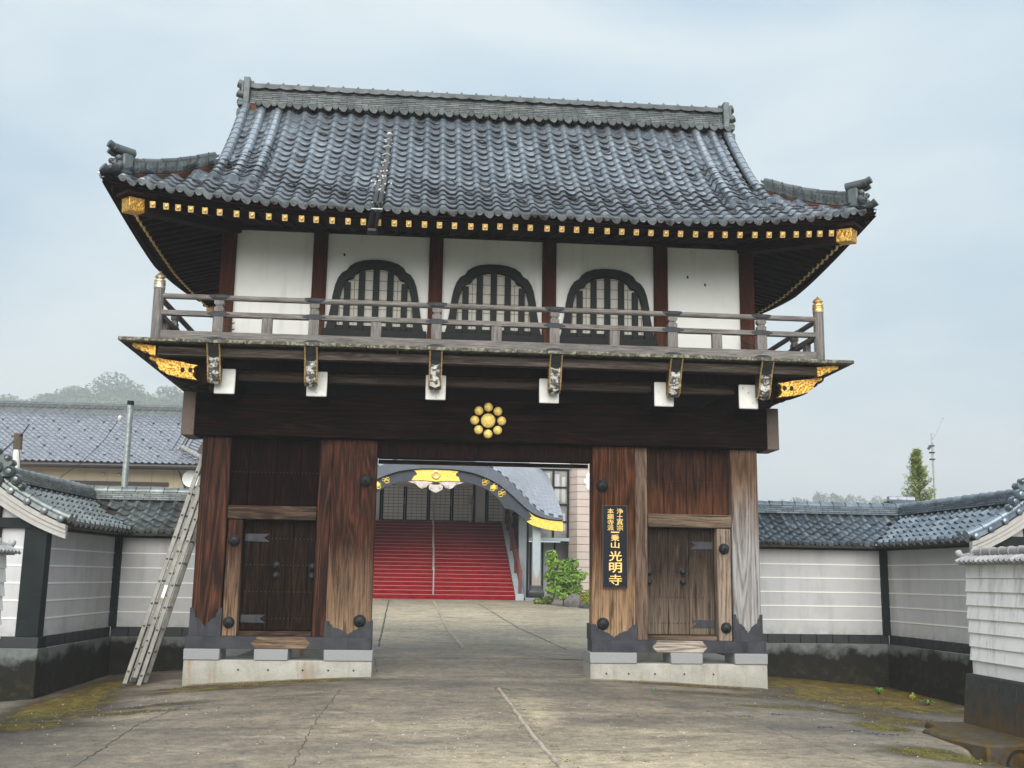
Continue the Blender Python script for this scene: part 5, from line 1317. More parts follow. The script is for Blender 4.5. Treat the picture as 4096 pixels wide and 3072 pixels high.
# moss cushions
def clumps(name, spots, m, n, r0=.012):
    b = MB()
    for _ in range(n):
        cx, cy, rx, ry = random.choice(spots); x = random.gauss(cx, rx*.5); y = random.gauss(cy, ry*.5); r = random.uniform(.5, 1.6)*r0
        z = g1(x, y)-r*.2
        b.lathe([(r, 0), (r*.8, r*.45), (r*.2, r*.7)], 5, Matrix.Translation((x, y, z)) @ Matrix.Rotation(random.random()*3, 4, 'Z'))
    return kind(b.build(name, m, fix=False), 'stuff')
clumps('moss', [(-5.7, -3.9, .8, .5), (4.15, -5.9, .5, .4), (4.4, -4.1, .3, .4), (3.7, -2.5, .5, .15), (-5.4, -2.2, .4, 1.5)], M['moss'], 900, .013)
clumps('moss', [(-3.2, -.45, 1.5, .12), (-4.4, -3.0, .8, .15), (3.2, -.42, 1.2, .12), (6.0, -.8, .9, .9), (-5.4, -.5, .4, 1.8), (5.1, -2.5, .4, 1.2)], M['moss_b'], 900, .013)
clumps('moss', [(.12+.02*i, -1.6-i*.7, .06, .6) for i in range(9)]+[(.26+.02*i, -1.6-i*.7, .06, .6) for i in range(9)], M['moss'], 260, .008)
clumps('grit', [(0, -4, 5, 4), (0, -6, 4, 2), (4.8, -1.5, 2, 2.5), (-4.8, -3, 1.5, 2)], M['white_end'], 420, .0055)
clumps('grit', [(0, -4, 5, 4), (0, -6, 4, 2), (4.8, -2.5, 2, 2.5)], M['dark_rock'], 300, .007)
# litter of dark leaves and moss scraps on the right
for x, y in ((3.6, -4.35), (3.85, -4.6), (4.0, -4.75), (4.15, -4.82), (3.4, -3.3), (2.9, -3.6)):
    clumps('leaf_litter', [(x, y, .12, .05)], M['dark_rock'], 14, .014)
# culvert slab with its drain mouth
cv = thing('culvert', 'moss-covered concrete culvert slab with round drain mouth at the lower right', 'culvert', (5.2, -5.3, -.4))
MB().prism([(4.78, -5.68), (6.4, -5.40), (6.4, -3.9), (5.0, -3.85), (4.9, -4.3), (4.66, -4.5), (4.62, -5.0)], 2, -.75, -.118).build('slab', M['slab'], cv, .025)
md = Vector((1.62, .28, 0)).normalized(); nn = Vector((md.y, -md.x, 0))
pc = Vector((4.78, -5.68, 0))+md*.36
m_ = Matrix((md, Vector((0, 0, 1)), nn)).transposed().to_4x4(); m_.translation = pc+Vector((0, 0, -.33))
MB().lathe([(.165, -.3), (.165, .012), (.14, .014), (.138, -.25), (.01, -.26)], 20, m_).build('drain_pipe', M['pipe_hole'], cv, angle=50)
# small weeds
def plant(name, label, cat, x, y, h, n, m, spread, group=None, lw=.012):
    T = thing(name, label, cat, (x, y, g1(x, y)), group); V = []; Fq = []; sh = []
    z0 = g1(x, y)
    for i in range(n):
        a = random.random()*6.28; r = spread*random.uniform(.3, 1); hh = h*random.uniform(.5, 1); d = Vector((math.cos(a), math.sin(a), 0)); s_ = d.cross(Vector((0, 0, 1)))
        p0 = Vector((x, y, z0)); p1 = p0+d*r*.55+Vector((0, 0, hh)); p2 = p0+d*r+Vector((0, 0, hh*.75)); k = len(V)
        V += [p0-s_*lw*.4, p0+s_*lw*.4, p1+s_*lw, p2, p1-s_*lw]; Fq += [(k, k+1, k+2, k+4), (k+4, k+2, k+3, k+3)]; sh += [random.random()]*5
    b = MB(); b.v = [tuple(v) for v in V]; b.f = [f if f[2] != f[3] else f[:3] for f in Fq]
    o = b.build('leaves', m, T, fix=False)
    at = o.data.attributes.new('shade', 'FLOAT', 'POINT'); at.data.foreach_set('value', np.array(sh, np.float32))
    return T
plant('weed', 'bright green weed at the foot of the right wall, nearest the plinth', 'weed', 6.55, .95, .11, 26, M['leaf_weed'], .2, 'weeds on the mossy ground')
plant('weed', 'pale green low weed furthest right on the mossy ground', 'weed', 6.75, -.35, .09, 30, M['leaf_weed'], .17, 'weeds on the mossy ground')
plant('weed', 'thin yellowish weed between the two green weeds at right', 'weed', 6.85, .4, .12, 12, M['leaf_yellow'], .12, 'weeds on the mossy ground')
plant('weed', 'tiny single weed sprouting from the drive before the right gate base', 'weed', 2.28, -1.6, .07, 12, M['leaf_weed'], .05, 'weeds on the mossy ground', .009)
# ------------------------------------------------------------------ main hall beyond the gate
hall = thing('temple_hall', 'temple hall behind the gate with curved navy gable porch, gilt plates and shoji doors', 'temple hall', (-.41, 26, .67))
HX = -.41
def hb(name, m, x0, x1, y0, y1, z0, z1, bev=.006, par=None): return box(name, M[m], par or hall, x0, x1, y0, y1, z0, z1, bev)
def sym(pts): return [(2*HX-x, z) for x, z in reversed(pts)]+[p for p in pts if p[0] > HX+.001 or True][1:]
UPc = [(HX, 5.71), (.1, 5.705), (.55, 5.68), (.9, 5.63), (1.24, 5.55), (1.57, 5.42), (1.88, 5.26), (2.15, 5.06), (2.41, 4.83), (2.7, 4.54), (2.95, 4.26), (3.16, 4.05), (3.37, 3.88), (3.55, 3.765), (3.74, 3.69), (4.0, 3.635), (4.29, 3.61)]
LOc = [(HX, 5.36), (.1, 5.35), (.55, 5.305), (.95, 5.23), (1.35, 5.10), (1.62, 4.98), (1.88, 4.84), (2.15, 4.65), (2.42, 4.42), (2.7, 4.17), (2.95, 3.95), (3.16, 3.8), (3.38, 3.70), (3.55, 3.645), (3.75, 3.60), (4.0, 3.575), (4.27, 3.56)]
def lerp_curve(C, n):
    C = np.array(C); d = np.r_[0, np.cumsum(np.hypot(*np.diff(C, axis=0).T))]; t = np.linspace(0, d[-1], n)
    return list(zip(np.interp(t, d, C[:, 0]), np.interp(t, d, C[:, 1])))
NS = 31
UPn, LOn = lerp_curve(UPc, NS), lerp_curve(LOc, NS)
UPs = [(2*HX-x, z) for x, z in UPn[:0:-1]]+UPn; LOs = [(2*HX-x, z) for x, z in LOn[:0:-1]]+LOn
# roof shell: from the front curve to a higher, flatter back edge
BK = [(x*1.0-.0+(x-HX)*-.02, 6.4+1.3*max(0, 1-abs((x-HX)/4.7)**4)) for x, z in UPs]
def RS(i, v, h=0.):
    (x, z), (xb, zb) = UPs[i], BK[i]; e = v**.85
    return Vector((x+(xb-x)*v, 22.62+6.6*v, z+(zb-z)*e+h))
sh = MB(); nI = len(UPs)
for i in range(nI-1):
    for j in range(44):
        a, b_ = j/44, (j+1)/44
        sh.add([RS(i, a, -.03), RS(i+1, a, -.03), RS(i+1, b_, -.03), RS(i, b_, -.03)], [(0, 1, 2, 3)])
hr = sh.build('roof', M['slate_d'], hall, angle=70, fix=False)
# slate shingles laid in staggered courses across the curve
sv = MB(); shing = []
def RSf(s, v, h):
    s = min(max(s, 0), nI-1.001); i = int(s); t = s-i; return RS(i, v, h).lerp(RS(i+1, v, h), t)
half = []
for r in range(nI-1):
    for c in range(22):
        v0 = (c+.5*(r % 2))/22; v1 = v0+1/22-.0022
        if v1 > 1: continue
        s0, s1 = r+.05, r+1.0
        up_ = r < nI//2
        h0, h1 = (.0, .012) if up_ else (.012, .0)
        vs = [RSf(s0, v0, h1 if not up_ else .012), RSf(s1, v0, h0 if up_ else 0.0), RSf(s1, v1, h0 if up_ else 0.), RSf(s0, v1, h1 if not up_ else .012)]
        # lower edge stands proud of the course below
        lo = s1 if r >= nI//2 else s0; hi = s0 if r >= nI//2 else s1
        vs = [RSf(hi, v0, .012), RSf(lo, v0, .026), RSf(lo, v1, .026), RSf(hi, v1, .012), RSf(lo, v0, -.004), RSf(lo, v1, -.004)]
        half.append((vs, (v0-.2)**2+((lo-44)/30)**2))
half.sort(key=lambda t: t[1])
for vs, _ in half[:280]: MB().add(vs, [(0, 1, 2, 3), (1, 4, 5, 2)]).build('shingle', M['slate'], hr, smooth=False, fix=False)
for vs, _ in half[280:]: sv.add(vs, [(0, 1, 2, 3), (1, 4, 5, 2)])
kind(sv.build('shingle_field', M['slate'], hr, smooth=False, fix=False), 'stuff')
# thick layered rim with radial joints
MB().band(UPs, LOs, 1, 22.6, 23.0).build('roof_rim', M['slate_rim'], hr, angle=60)
jt = MB()
for i in range(nI):
    if i % 1 == 0:
        (x0, z0), (x1, z1) = UPs[i], LOs[i]
        k = (i % 2)*.5; a = Vector((x0, 22.597, z0)); b_ = Vector((x1, 22.597, z1)); d = (b_-a)
        p, q = a+d*(.02+.0*k), a+d*(.5+.48*((i+1) % 2)); n_ = Vector((d.z, 0, -d.x)).normalized()*.008
        if abs(x0-HX) > .75 and d.length > .1: jt.add([p-n_, p+n_, q+n_, q-n_], [(0, 1, 2, 3)])
for r in (.16, .3, .46, .64, .84):
    P = [(HX+r*math.sin(t), 5.69-r*.62*math.cos(t)) for t in np.linspace(-1.25, 1.25, 15)]
    P = [(x, z) for x, z in P if z > 5.36+.05*0]
    for (xa, za), (xb, zb) in zip(P, P[1:]):
        d = Vector((xb-xa, 0, zb-za)); n_ = Vector((-d.z, 0, d.x)).normalized()*.008
        if d.length < .3: a, b_ = Vector((xa, 22.597, za)), Vector((xb, 22.597, zb)); jt.add([a-n_, b_-n_, b_+n_, a+n_], [(0, 1, 2, 3)])
jt.build('rim_joint', M['slate_d'], hr, fix=False)
MB().band([(x, z+.0) for x, z in LOs], [(x, z-.035) for x, z in LOs], 1, 22.64, 22.8).build('rim_fillet', M['black_frame'], hr, angle=60)
# navy bargeboard
BT = [(x, z-.036) for x, z in LOc]
BLc = [(HX, 4.9), (.0, 4.91), (.47, 4.91), (.8, 4.865), (1.1, 4.79), (1.38, 4.68), (1.63, 4.53), (1.83, 4.36), (2.01, 4.17), (2.1, 4.02), (2.14, 3.94), (2.26, 3.95), (2.41, 3.92), (2.56, 3.83), (2.7, 3.71), (2.94, 3.50), (3.2, 3.36), (3.5, 3.27), (3.8, 3.215), (4.05, 3.19), (4.27, 3.18)]
A_, B_ = lerp_curve(BT, 32), lerp_curve(BLc, 32)
A_ = [(2*HX-x, z) for x, z in A_[:0:-1]]+A_; B_ = [(2*HX-x, z) for x, z in B_[:0:-1]]+B_
barge = MB().band(A_, B_, 1, 22.72, 22.86).build('bargeboard', M['navy'], hall, angle=60)
# gilt plates
MB().prism([(-1.27, 5.335), (.47, 5.335), (.33, 5.2), (.3, 5.13), (.42, 5.06), (.48, 4.91), (.1, 4.925), (HX, 4.89), (-.9, 4.925), (-1.3, 4.91), (-1.22, 5.06), (-1.1, 5.13), (-1.13, 5.2)], 1, 22.68, 22.719).build('gilt_plate', M['gold_y'], barge)
MB().lathe([(.17, 0), (.165, .02), (.12, .03), (.1, .02), (.004, .03)], 20, Matrix.Translation((HX, 22.679, 5.12)) @ FACE).build('gilt_crest', M['gold_s'], barge)
for s in (-1, 1):
    mx_ = lambda x: HX+s*(x-HX)
    MB().prism([(mx_(x), z) for x, z in [(2.99, 3.895), (3.1, 3.77), (3.25, 3.68), (3.45, 3.61), (3.7, 3.575), (4.275, 3.535), (4.28, 3.17), (4.0, 3.185), (3.7, 3.225), (3.4, 3.29), (3.15, 3.37), (2.94, 3.5), (3.06, 3.545), (3.14, 3.575), (3.05, 3.62), (3.14, 3.68)]], 1, 22.66, 22.719).build('gilt_plate', M['gold_y'], barge)
    b = MB()
    for k in range(3):
        for t in range(2):
            c = Vector((1.42+k*.3, 0, 4.93-k*.205)); o = Vector((.05*(2*t-1), 0, .075*(2*t-1)))
            P = [Vector((mx_(c.x+o.x+.085*math.cos(q)), 22.70, c.z+o.z+.062*math.sin(q))) for q in np.linspace(0, 6.283, 11)[:-1]]
            b.tube(P, .017, 5, closed=True)
        P = [Vector((mx_(1.42+k*.3+.13*math.cos(q)), 22.70, 4.93-k*.205+.07*math.sin(q*2))) for q in np.linspace(0, 6.283, 13)[:-1]]; b.tube(P, .014, 5, closed=True)
    b.lathe([(.1, 0), (.1, .02), (.05, .035), (.004, .035)], 12, Matrix.Translation((mx_(1.72), 22.72, 4.725)) @ FACE)
    b.build('gilt_scroll', M['gold_y'], barge)
# carved white pendant
cv_ = MB()
def pend(pts, y0, y1): cv_.prism([(HX+x, z) for x, z in pts], 1, y0, y1)
pend([(-.26, 4.72), (-.18, 4.8), (-.05, 4.76), (0, 4.78), (.05, 4.76), (.18, 4.8), (.26, 4.72), (.24, 4.6), (.14, 4.54), (.05, 4.5), (0, 4.47), (-.05, 4.5), (-.14, 4.54), (-.24, 4.6)], 22.68, 22.74)
for s in (-1, 1):
    pts = [(.1, 4.86), (.35, 4.9), (.7, 4.9), (1.02, 4.87), (.86, 4.82), (.7, 4.76), (.62, 4.67), (.5, 4.62), (.36, 4.66), (.3, 4.74), (.2, 4.8)]
    pend([(s*x, z) for x, z in pts], 22.7, 22.76)
    for x, z, r in ((.43, 4.71, .07), (.78, 4.84, .05), (.16, 4.66, .06)): cv_.lathe([(r, 0), (r*.8, .03), (r*.5, .015), (r*.3, .035), (.003, .035)], 10, Matrix.Translation((HX+s*x, 22.69, z)) @ FACE)
cv_.build('carved_pendant', M['carving'], barge, angle=50)
# staircase: 21 carpeted risers with pale nosings
NST = 21; z0 = .67; rr = (3.80-z0)/NST; tr = 7.0/(NST-1)
XL_, XR_ = -3.45, 2.6
for k in range(NST):
    y = 23.0+k*tr; z = z0+(k+1)*rr
    st_ = MB().box(XL_, XR_, y, y+tr+.04 if k < NST-1 else y+.6, (z-rr-.03 if k else .3), z).build('step', M['carpet'], hall, .01)
    MB().box(XL_, XR_, y-.006, y+.03, z-.003, z+.006).build('nosing', M['nosing'], st_)
sd_ = MB()
for k in range(NST):
    y = 23.0+k*tr; z = z0+(k+1)*rr
    for x0, x1 in ((XR_+.002, XR_+.3), (XL_-.3, XL_-.002)): sd_.box(x0, x1, y-.05, 30.6, z-rr-.04 if k else .3, z+.07)
sd_.build('stair_cheek', M['steel_blue'], hall)
# rails
def rail3(name, m, pts, r, par=hall): return MB().tube(pts, r, 8).build(name, M[m], par)
sl = lambda y: z0+rr+(y-23)*rr/tr
for xr, h in ((HX+.02, .85),):
    pts = [(xr, y, sl(y)+h) for y in (23.2, 25, 27, 29.8)]
    rail3('centre_handrail', 'steel', pts, .03); rail3('centre_handrail', 'steel', [(xr, y, sl(y)+.45) for y in (23.2, 26, 29.8)], .018)
    for y in (23.2, 25.3, 27.5, 29.8): rail3('rail_post', 'steel', [(xr, y, sl(y)-.1), (xr, y, sl(y)+h)], .03)
for xr in (2.78, -3.6):
    b = MB()
    for h0, h1 in ((.72, .86), (.36, .44)):
        P = [(23.1, sl(23.1)+h0), (30, sl(30)+h0), (30, sl(30)+h1), (23.1, sl(23.1)+h1)]
        b.prism(P, 0, xr-.05, xr+.05)
    b.build('side_handrail', M['handrail'], hall, .01)
    for y in (23.15, 25, 27, 29, 30): hb('rail_post', 'handrail', xr-.06, xr+.06, y-.06, y+.06, sl(y)-.05, sl(y)+.9)
hb('landing', 'carpet', -6, 4.0, 30.01, 34, 3.4, 3.795)
# facade behind the landing
hb('facade_wall', 'hall_white', -8, 3.7, 30.6, 30.9, 3.796, 6.99, 0)
def shoji(x0, x1, z0_, z1, y, nx_, nz_, par):
    fr_ = MB(); w_ = .065
    fr_.box(x0, x0+w_, y-.05, y, z0_, z1).box(x1-w_, x1, y-.05, y, z0_, z1).box(x0+w_+.001, x1-w_-.001, y-.048, y, z0_, z0_+.09).box(x0+w_+.001, x1-w_-.001, y-.048, y, z1-.08, z1)
    d = fr_.build('sliding_door', M['black_frame'], par)
    MB().box(x0+w_, x1-w_, y-.012, y-.004, z0_+.09, z1-.08).build('paper_screen', M['paper'], d)
    l = MB()
    for i in range(1, nx_): x = x0+w_+(x1-x0-2*w_)*i/nx_; l.box(x-.004, x+.004, y-.03, y-.013, z0_+.09, z1-.08)
    for i in range(1, nz_): z = z0_+.09+(z1-z0_-.17)*i/nz_; l.box(x0+w_, x1-w_, y-.032, y-.0135, z-(.007 if i % 3 else .004), z+(.007 if i % 3 else .004))
    l.build('screen_lattice', M['black_frame'], d)
    MB().box(x1-w_*.7, x1-w_*.4, y-.056, y-.05, z0_+.75, z0_+1.05).build('door_pull', M['steel'], d)
for x0, x1 in ((-2.62, -1.62), (-1.6, -.6), (-.58, .42), (.44, 1.42), (1.98, 2.98), (-4.4, -3.4)): shoji(x0, x1, 3.8, 5.75, 30.6, 4, 13, hall)
for x0 in (-2.68, -.63, 1.42, 1.93): hb('door_post', 'black_frame', x0-.035, x0+.04, 30.52, 30.6, 3.8, 5.8)
# altar stand by the door
ds = MB().lathe([(.12, 0), (.05, .05), (.03, .4), (.04, .8), (.12, .84), (.1, 1.0), (.05, 1.15), (.003, 1.2)], 10, Matrix.Translation((1.25, 30.2, 3.8))); ds.build('incense_stand', M['steel'], hall)
# porch columns, beams
for x in (3.36, 2*HX-3.36):
    c = hb('porch_column', 'steel_blue', x-.15, x+.15, 23.0, 23.3, 1.05, 3.4, .02)
    P = [(x-.155, 1.0), (x-.155, 1.85), (x-.1, 1.72), (x-.08, 1.58), (x-.03, 1.5), (x, 1.36), (x+.03, 1.5), (x+.08, 1.58), (x+.1, 1.72), (x+.155, 1.85), (x+.155, 1.0)]
    MB().prism(P, 1, 22.99, 23.305).build('column_shoe', M['column_wood'], c)
    MB().lathe([(.2, 0), (.27, .03), (.28, .12), (.26, .18), (.2, .22), (.22, .26), (.17, .3)], 4, Matrix.Translation((x, 23.15, .76)) @ Matrix.Rotation(R(45), 4, 'Z') @ Matrix.Scale(1.45, 4)).build('column_base', M['column_base'], c, .015)
    MB().box(x-.42, x+.42, 22.75, 23.55, .5, .755).build('base_slab', M['granite'], c, .02)
    hb('rear_column', 'steel_blue', x-.5, x-.22, 24.6, 24.9, .6, 4.4, .01)
    MB().tube([(x-.2, 24.3, .7), (x-.2, 24.3, 4.2)], .04, 8).build('downpipe', M['black_frame'], hall)
hb('porch_soffit', 'hall_white', HX-1.5, HX+1.5, 23.05, 29, 5.2, 5.25)
b = MB()
for i in range(9): x = 3.05; b.box(x-.03, x+.03, 26+i*.42, 26.06+i*.42, 2.6, 4.1)
b.box(3.0, 3.1, 25.9, 29.6, 4.1, 4.2).box(3.0, 3.1, 25.9, 29.6, 2.45, 2.6); b.build('side_lattice', M['black_frame'], hall)
hb('side_wall', 'steel_blue', 3.14, 3.3, 25.6, 30.6, .4, 2.4)
# glazed link and stone-clad tower to the right
an = thing('hall_annex', 'glazed annex with black frames beside a pinkish stone-clad tower, right of the hall', 'building', (4.6, 28, .5))
gl = MB().box(3.4, 5.16, 27.3, 30, 3.1, 6.5).build('glazing', M['glass'], an)
for z in (3.75, 4.45, 5.16, 5.88): MB().box(3.4, 5.16, 27.24, 27.3, z-.035, z+.035).build('mullion', M['black_frame'], an)
for x in (3.42, 4.5, 5.11): MB().box(x-.04, x+.04, 27.22, 27.298, 3.1, 6.3).build('mullion', M['black_frame'], an)
MB().box(3.4, 5.16, 27.18, 27.3, 2.96, 3.09).build('sill_band', M['steel_blue'], an); MB().box(3.4, 5.16, 27.18, 27.3, 5.92, 6.02).build('sill_band', M['steel_blue'], an); MB().box(3.3, 5.16, 27.0, 30, 6.1, 6.6).build('fascia', M['hall_white'], an)
for x0, x1, z0_, z1 in ((4.55, 4.75, 4.6, 5.7), (4.85, 5.0, 4.55, 5.6), (4.1, 4.35, 5.3, 5.75), (4.6, 5.0, 3.4, 4.1)): MB().box(x0, x1, 27.292, 27.299, z0_, z1).build('pane', M['grey_plaster'], an)
MB().box(3.3, 5.3, 28.6, 30, .3, 2.95).build('undercroft', M['grey_plaster'], an)
for i in range(3): MB().box(3.7+i*.5, 3.76+i*.5, 28.5, 28.6, .5, 2.95).build('screen_post', M['black_frame'], an)
tw = MB().box(5.46, 7.98, 27.103, 31, .2, 9).box(5.3, 5.455, 27.52, 31, .2, 9).build('tower', M['pink_joint'], an)
for k in range(28):
    z = .4+k*.305
    MB().box(5.45, 8.0, 26.98, 27.1, z+.008, z+.297).build('stone_panel', M['pink'], tw, .004)
    MB().add([(5.16, 27.4, z+.008), (5.448, 26.98, z+.008), (5.448, 26.98, z+.297), (5.16, 27.4, z+.297), (5.2, 27.5, z+.008), (5.45, 27.1, z+.008), (5.45, 27.1, z+.297), (5.2, 27.5, z+.297)], [(0, 1, 2, 3), (4, 5, 6, 7), (0, 1, 5, 4), (1, 2, 6, 5), (2, 3, 7, 6), (3, 0, 4, 7)]).build('stone_panel', M['pink'], tw)
wc = MB().lathe([(.14, 0), (.14, .03), (.12, .04), (.004, .042)], 20).mesh('wall_crest_disc', M['crest_white'])
for k in range(8):
    t = k*math.pi/4; inst('wall_crest_disc', wc, tw, facing(6.17+.31*math.cos(t), 26.975, 5.4+.31*math.sin(t)))
inst('wall_crest_disc', wc, tw, facing(6.17, 26.975, 5.4) @ Matrix.Scale(1.45, 4))
# main hall body and roof behind the porch
MB().prism([(29.55, 7.0), (29.5, 7.2), (33, 8.6), (37, 11.2), (41, 8.6), (44.5, 7.2), (44.45, 7.0)], 0, -9.5, 4.9).build('main_roof', M['slate'], hall, .02)
MB().box(-8, 3.7, 30.902, 43, .3, 6.995).build('hall_body', M['hall_white'], hall)
for x in (-7.6, -6.2, -4.8): hb('facade_post', 'black_frame', x-.1, x+.1, 30.48, 30.598, 3.8, 6.9)
# ------------------------------------------------------------------ foliage helpers
def leaf_mesh(name, C, Nrm, size, m, shade, aspect=1.7):
    n = len(C); C = np.asarray(C); Nrm = np.asarray(Nrm); Nrm = Nrm/np.linalg.norm(Nrm, axis=1)[:, None]
    r = RNG.normal(size=(n, 3)); a = np.cross(Nrm, r); a /= np.linalg.norm(a, axis=1)[:, None]+1e-9; b = np.cross(Nrm, a)
    s_ = np.asarray(size)[:, None] if np.ndim(size) else size
    P = np.stack([C-a*s_*aspect*.5, C-b*s_*.42, C+a*s_*aspect*.5, C+b*s_*.42], 1).reshape(-1, 3)
    me = np_mesh(name, P, np.arange(4*n).reshape(-1, 4), m)
    at = me.attributes.new('shade', 'FLOAT', 'POINT'); at.data.foreach_set('value', np.repeat(np.clip(shade, 0, 1), 4).astype(np.float32))
    return me
def lump_points(c, rad, n, shell=.55):
    d = RNG.normal(size=(n, 3)); d /= np.linalg.norm(d, axis=1)[:, None]; r = shell+(1-shell)*RNG.random(n)**.6
    return np.asarray(c)+d*r[:, None]*np.asarray(rad), d
def crown(lumps, n, size, m, name='crown', up=.5):
    """lumps: (centre, radii); leaves spread through each lump, a random share left out for gaps"""
    vol = np.array([np.prod(l[1])**.67 for l in lumps]); cnt = np.maximum(20, (n*vol/vol.sum()).astype(int)); Cs = []; Ns = []; Sh = []
    for (c, r), k in zip(lumps, cnt):
        p, d = lump_points(c, r, k); q = d+RNG.normal(size=(k, 3))*.6+np.array([0, 0, up]); Cs.append(p); Ns.append(q); Sh.append(np.full(k, RNG.random()*.5)+RNG.random(k)*.5)
    C = np.concatenate(Cs); return leaf_mesh(name, C, np.concatenate(Ns), size*(.6+.8*RNG.random(len(C))), m, np.concatenate(Sh))
def tree(name, label, cat, base, H, lumps, n, size, m, group=None, tr=.02, limbs=5):
    T = thing(name, label, cat, base, group); b = MB(); bx_ = Vector(base); r = H*tr
    b.tube([bx_-Vector((0, 0, .5)), bx_+Vector((r*.3, 0, H*.3)), bx_+Vector((0, r*.4, H*.62)), bx_+Vector((0, 0, H*.9))], [r, r*.8, r*.5, r*.12], 7)
    for i in range(limbs):
        c = Vector(random.choice(lumps)[0]); s_ = bx_+Vector((0, 0, H*random.uniform(.25, .6))); b.tube([s_, s_.lerp(c, .55)+Vector((0, 0, -H*.02)), c], [r*.4, r*.25, r*.06], 5)
    b.build('trunk', M['bark'], T, angle=60); link(bpy.data.objects.new('crown', crown(lumps, n, size, m)), T); return T
# ------------------------------------------------------------------ courtyard planting
bz = g1(3.95, 20)
L_ = [((3.95+dx, 20+dy, bz+h), (rx, rx, rz)) for dx, dy, h, rx, rz in ((-.25, 0, .55, .38, .22), (.3, .1, .6, .4, .22), (0, -.1, .85, .5, .25), (-.4, .1, .95, .3, .2), (.45, 0, 1.0, .32, .22), (-.1, 0, 1.2, .45, .25), (-.35, .05, 1.45, .28, .2), (.25, 0, 1.42, .3, .18), (-.42, 0, 1.7, .2, .16), (.72, 0, 1.05, .14, .08), (.1, -.2, .35, .4, .15))]
tree('shrub', 'bright green leafy shrub beside the pale column seen through the gate', 'shrub', (3.95, 20, bz), 1.3, L_, 2100, .085, M['leaf_bush'], tr=.018, limbs=9)
L_ = [((4.72+dx, 20.2, bz+.3+h), (.3, .28, .17)) for dx, h in ((-.1, 0), (.2, .08), (.45, 0), (.1, -.1))]
tree('shrub', 'low yellow-green azalea behind the dark stone by the gate opening', 'shrub', (4.8, 20.2, bz), .4, L_, 1200, .05, M['leaf_yellow'], tr=.02, limbs=3)
L_ = [((3.4+dx, 20.6, bz+.12+h), (.22, .2, .13)) for dx, h in ((-.2, 0), (.1, .05))]
tree('shrub', 'dark low fern-like plant at the foot of the pale column', 'shrub', (3.4, 20.6, bz), .25, L_, 420, .07, M['leaf_conifer'], tr=.02, limbs=2)
def rock(name, label, c, r, m, seed):
    T = thing(name, label, 'rock', (c[0], c[1], c[2]-r[2])); bm = bmesh.new(); bmesh.ops.create_icosphere(bm, subdivisions=3, radius=1); rg = np.random.default_rng(seed); dd = rg.normal(size=(9, 3))
    for v in bm.verts:
        f = 1+.12*sum(math.sin(3*float(v.co.dot(Vector(d)))+i) for i, d in enumerate(dd))/3; v.co = Vector((v.co.x*r[0]*f, v.co.y*r[1]*f, v.co.z*r[2]*f))+Vector(c)
    me = bpy.data.meshes.new('boulder'); bm.to_mesh(me); bm.free(); me.materials.append(m); link(bpy.data.objects.new('boulder', me), T)
rock('garden_rock', 'rough grey-brown garden rock beneath the bright shrub', (4.2, 19.4, bz+.1), (.28, .25, .3), M['rock'], 3)
rock('garden_rock', 'flat dark stone in front of the yellow-green azalea', (4.62, 18.9, bz-.02), (.3, .2, .14), M['dark_rock'], 5)
# ------------------------------------------------------------------ poles on the left
gp = thing('steel_pole', 'galvanised steel pole with black cap rising behind the left wall', 'pole', (-6.75, 5, -.3))
MB().tube([(-6.72, 5, -.4), (-6.745, 5, 4.72)], .062, 14).tube([(-6.7385, 5, 3.9), (-6.739, 5, 3.93)], .065, 14).build('shaft', M['galv'], gp, angle=50)
MB().tube([(-6.745, 5, 4.715), (-6.745, 5, 4.80)], .066, 14).build('cap', M['black_frame'], gp)
wpole = thing('wooden_post', 'short wooden post bound with wire behind the left wall ornament', 'post', (-8.82, 5, -.3))
MB().tube([(-8.8, 5, -.4), (-8.82, 5, 3.8)], .075, 10).build('white_sleeve', M['wrap'], wpole); MB().tube([(-8.82, 5, 3.78), (-8.83, 5, 4.09)], .085, 10).build('post_top', M['bark'], wpole)
MB().tube([(-8.78, 4.95, 4.02), (-8.62, 4.95, 4.28)], .012, 5).tube([(-8.85, 4.95, 3.98), (-9.2, 4.95, 3.6)], .014, 5).tube([(-8.8, 4.95, 3.9), (-8.68, 4.9, 3.4), (-8.6, 4.9, 3.1)], .006, 4).build('wire', M['cable'], wpole)
wr = thing('guy_line', 'thin cable hanging from the steel pole across the house front', 'cable', (-7, 5, 3))
MB().tube([(-6.93, 5.0, 4.45), (-7.2, 5.0, 4.0), (-7.6, 5.0, 3.55), (-8.1, 5, 3.15)], .006, 4).build('strand', M['cable'], wr)
MB().lathe([(.01, -.06), (.04, -.03), (.045, .02), (.01, .06)], 8, Matrix.Translation((-6.93, 5, 4.45))).build('insulator', M['wrap'], wr)
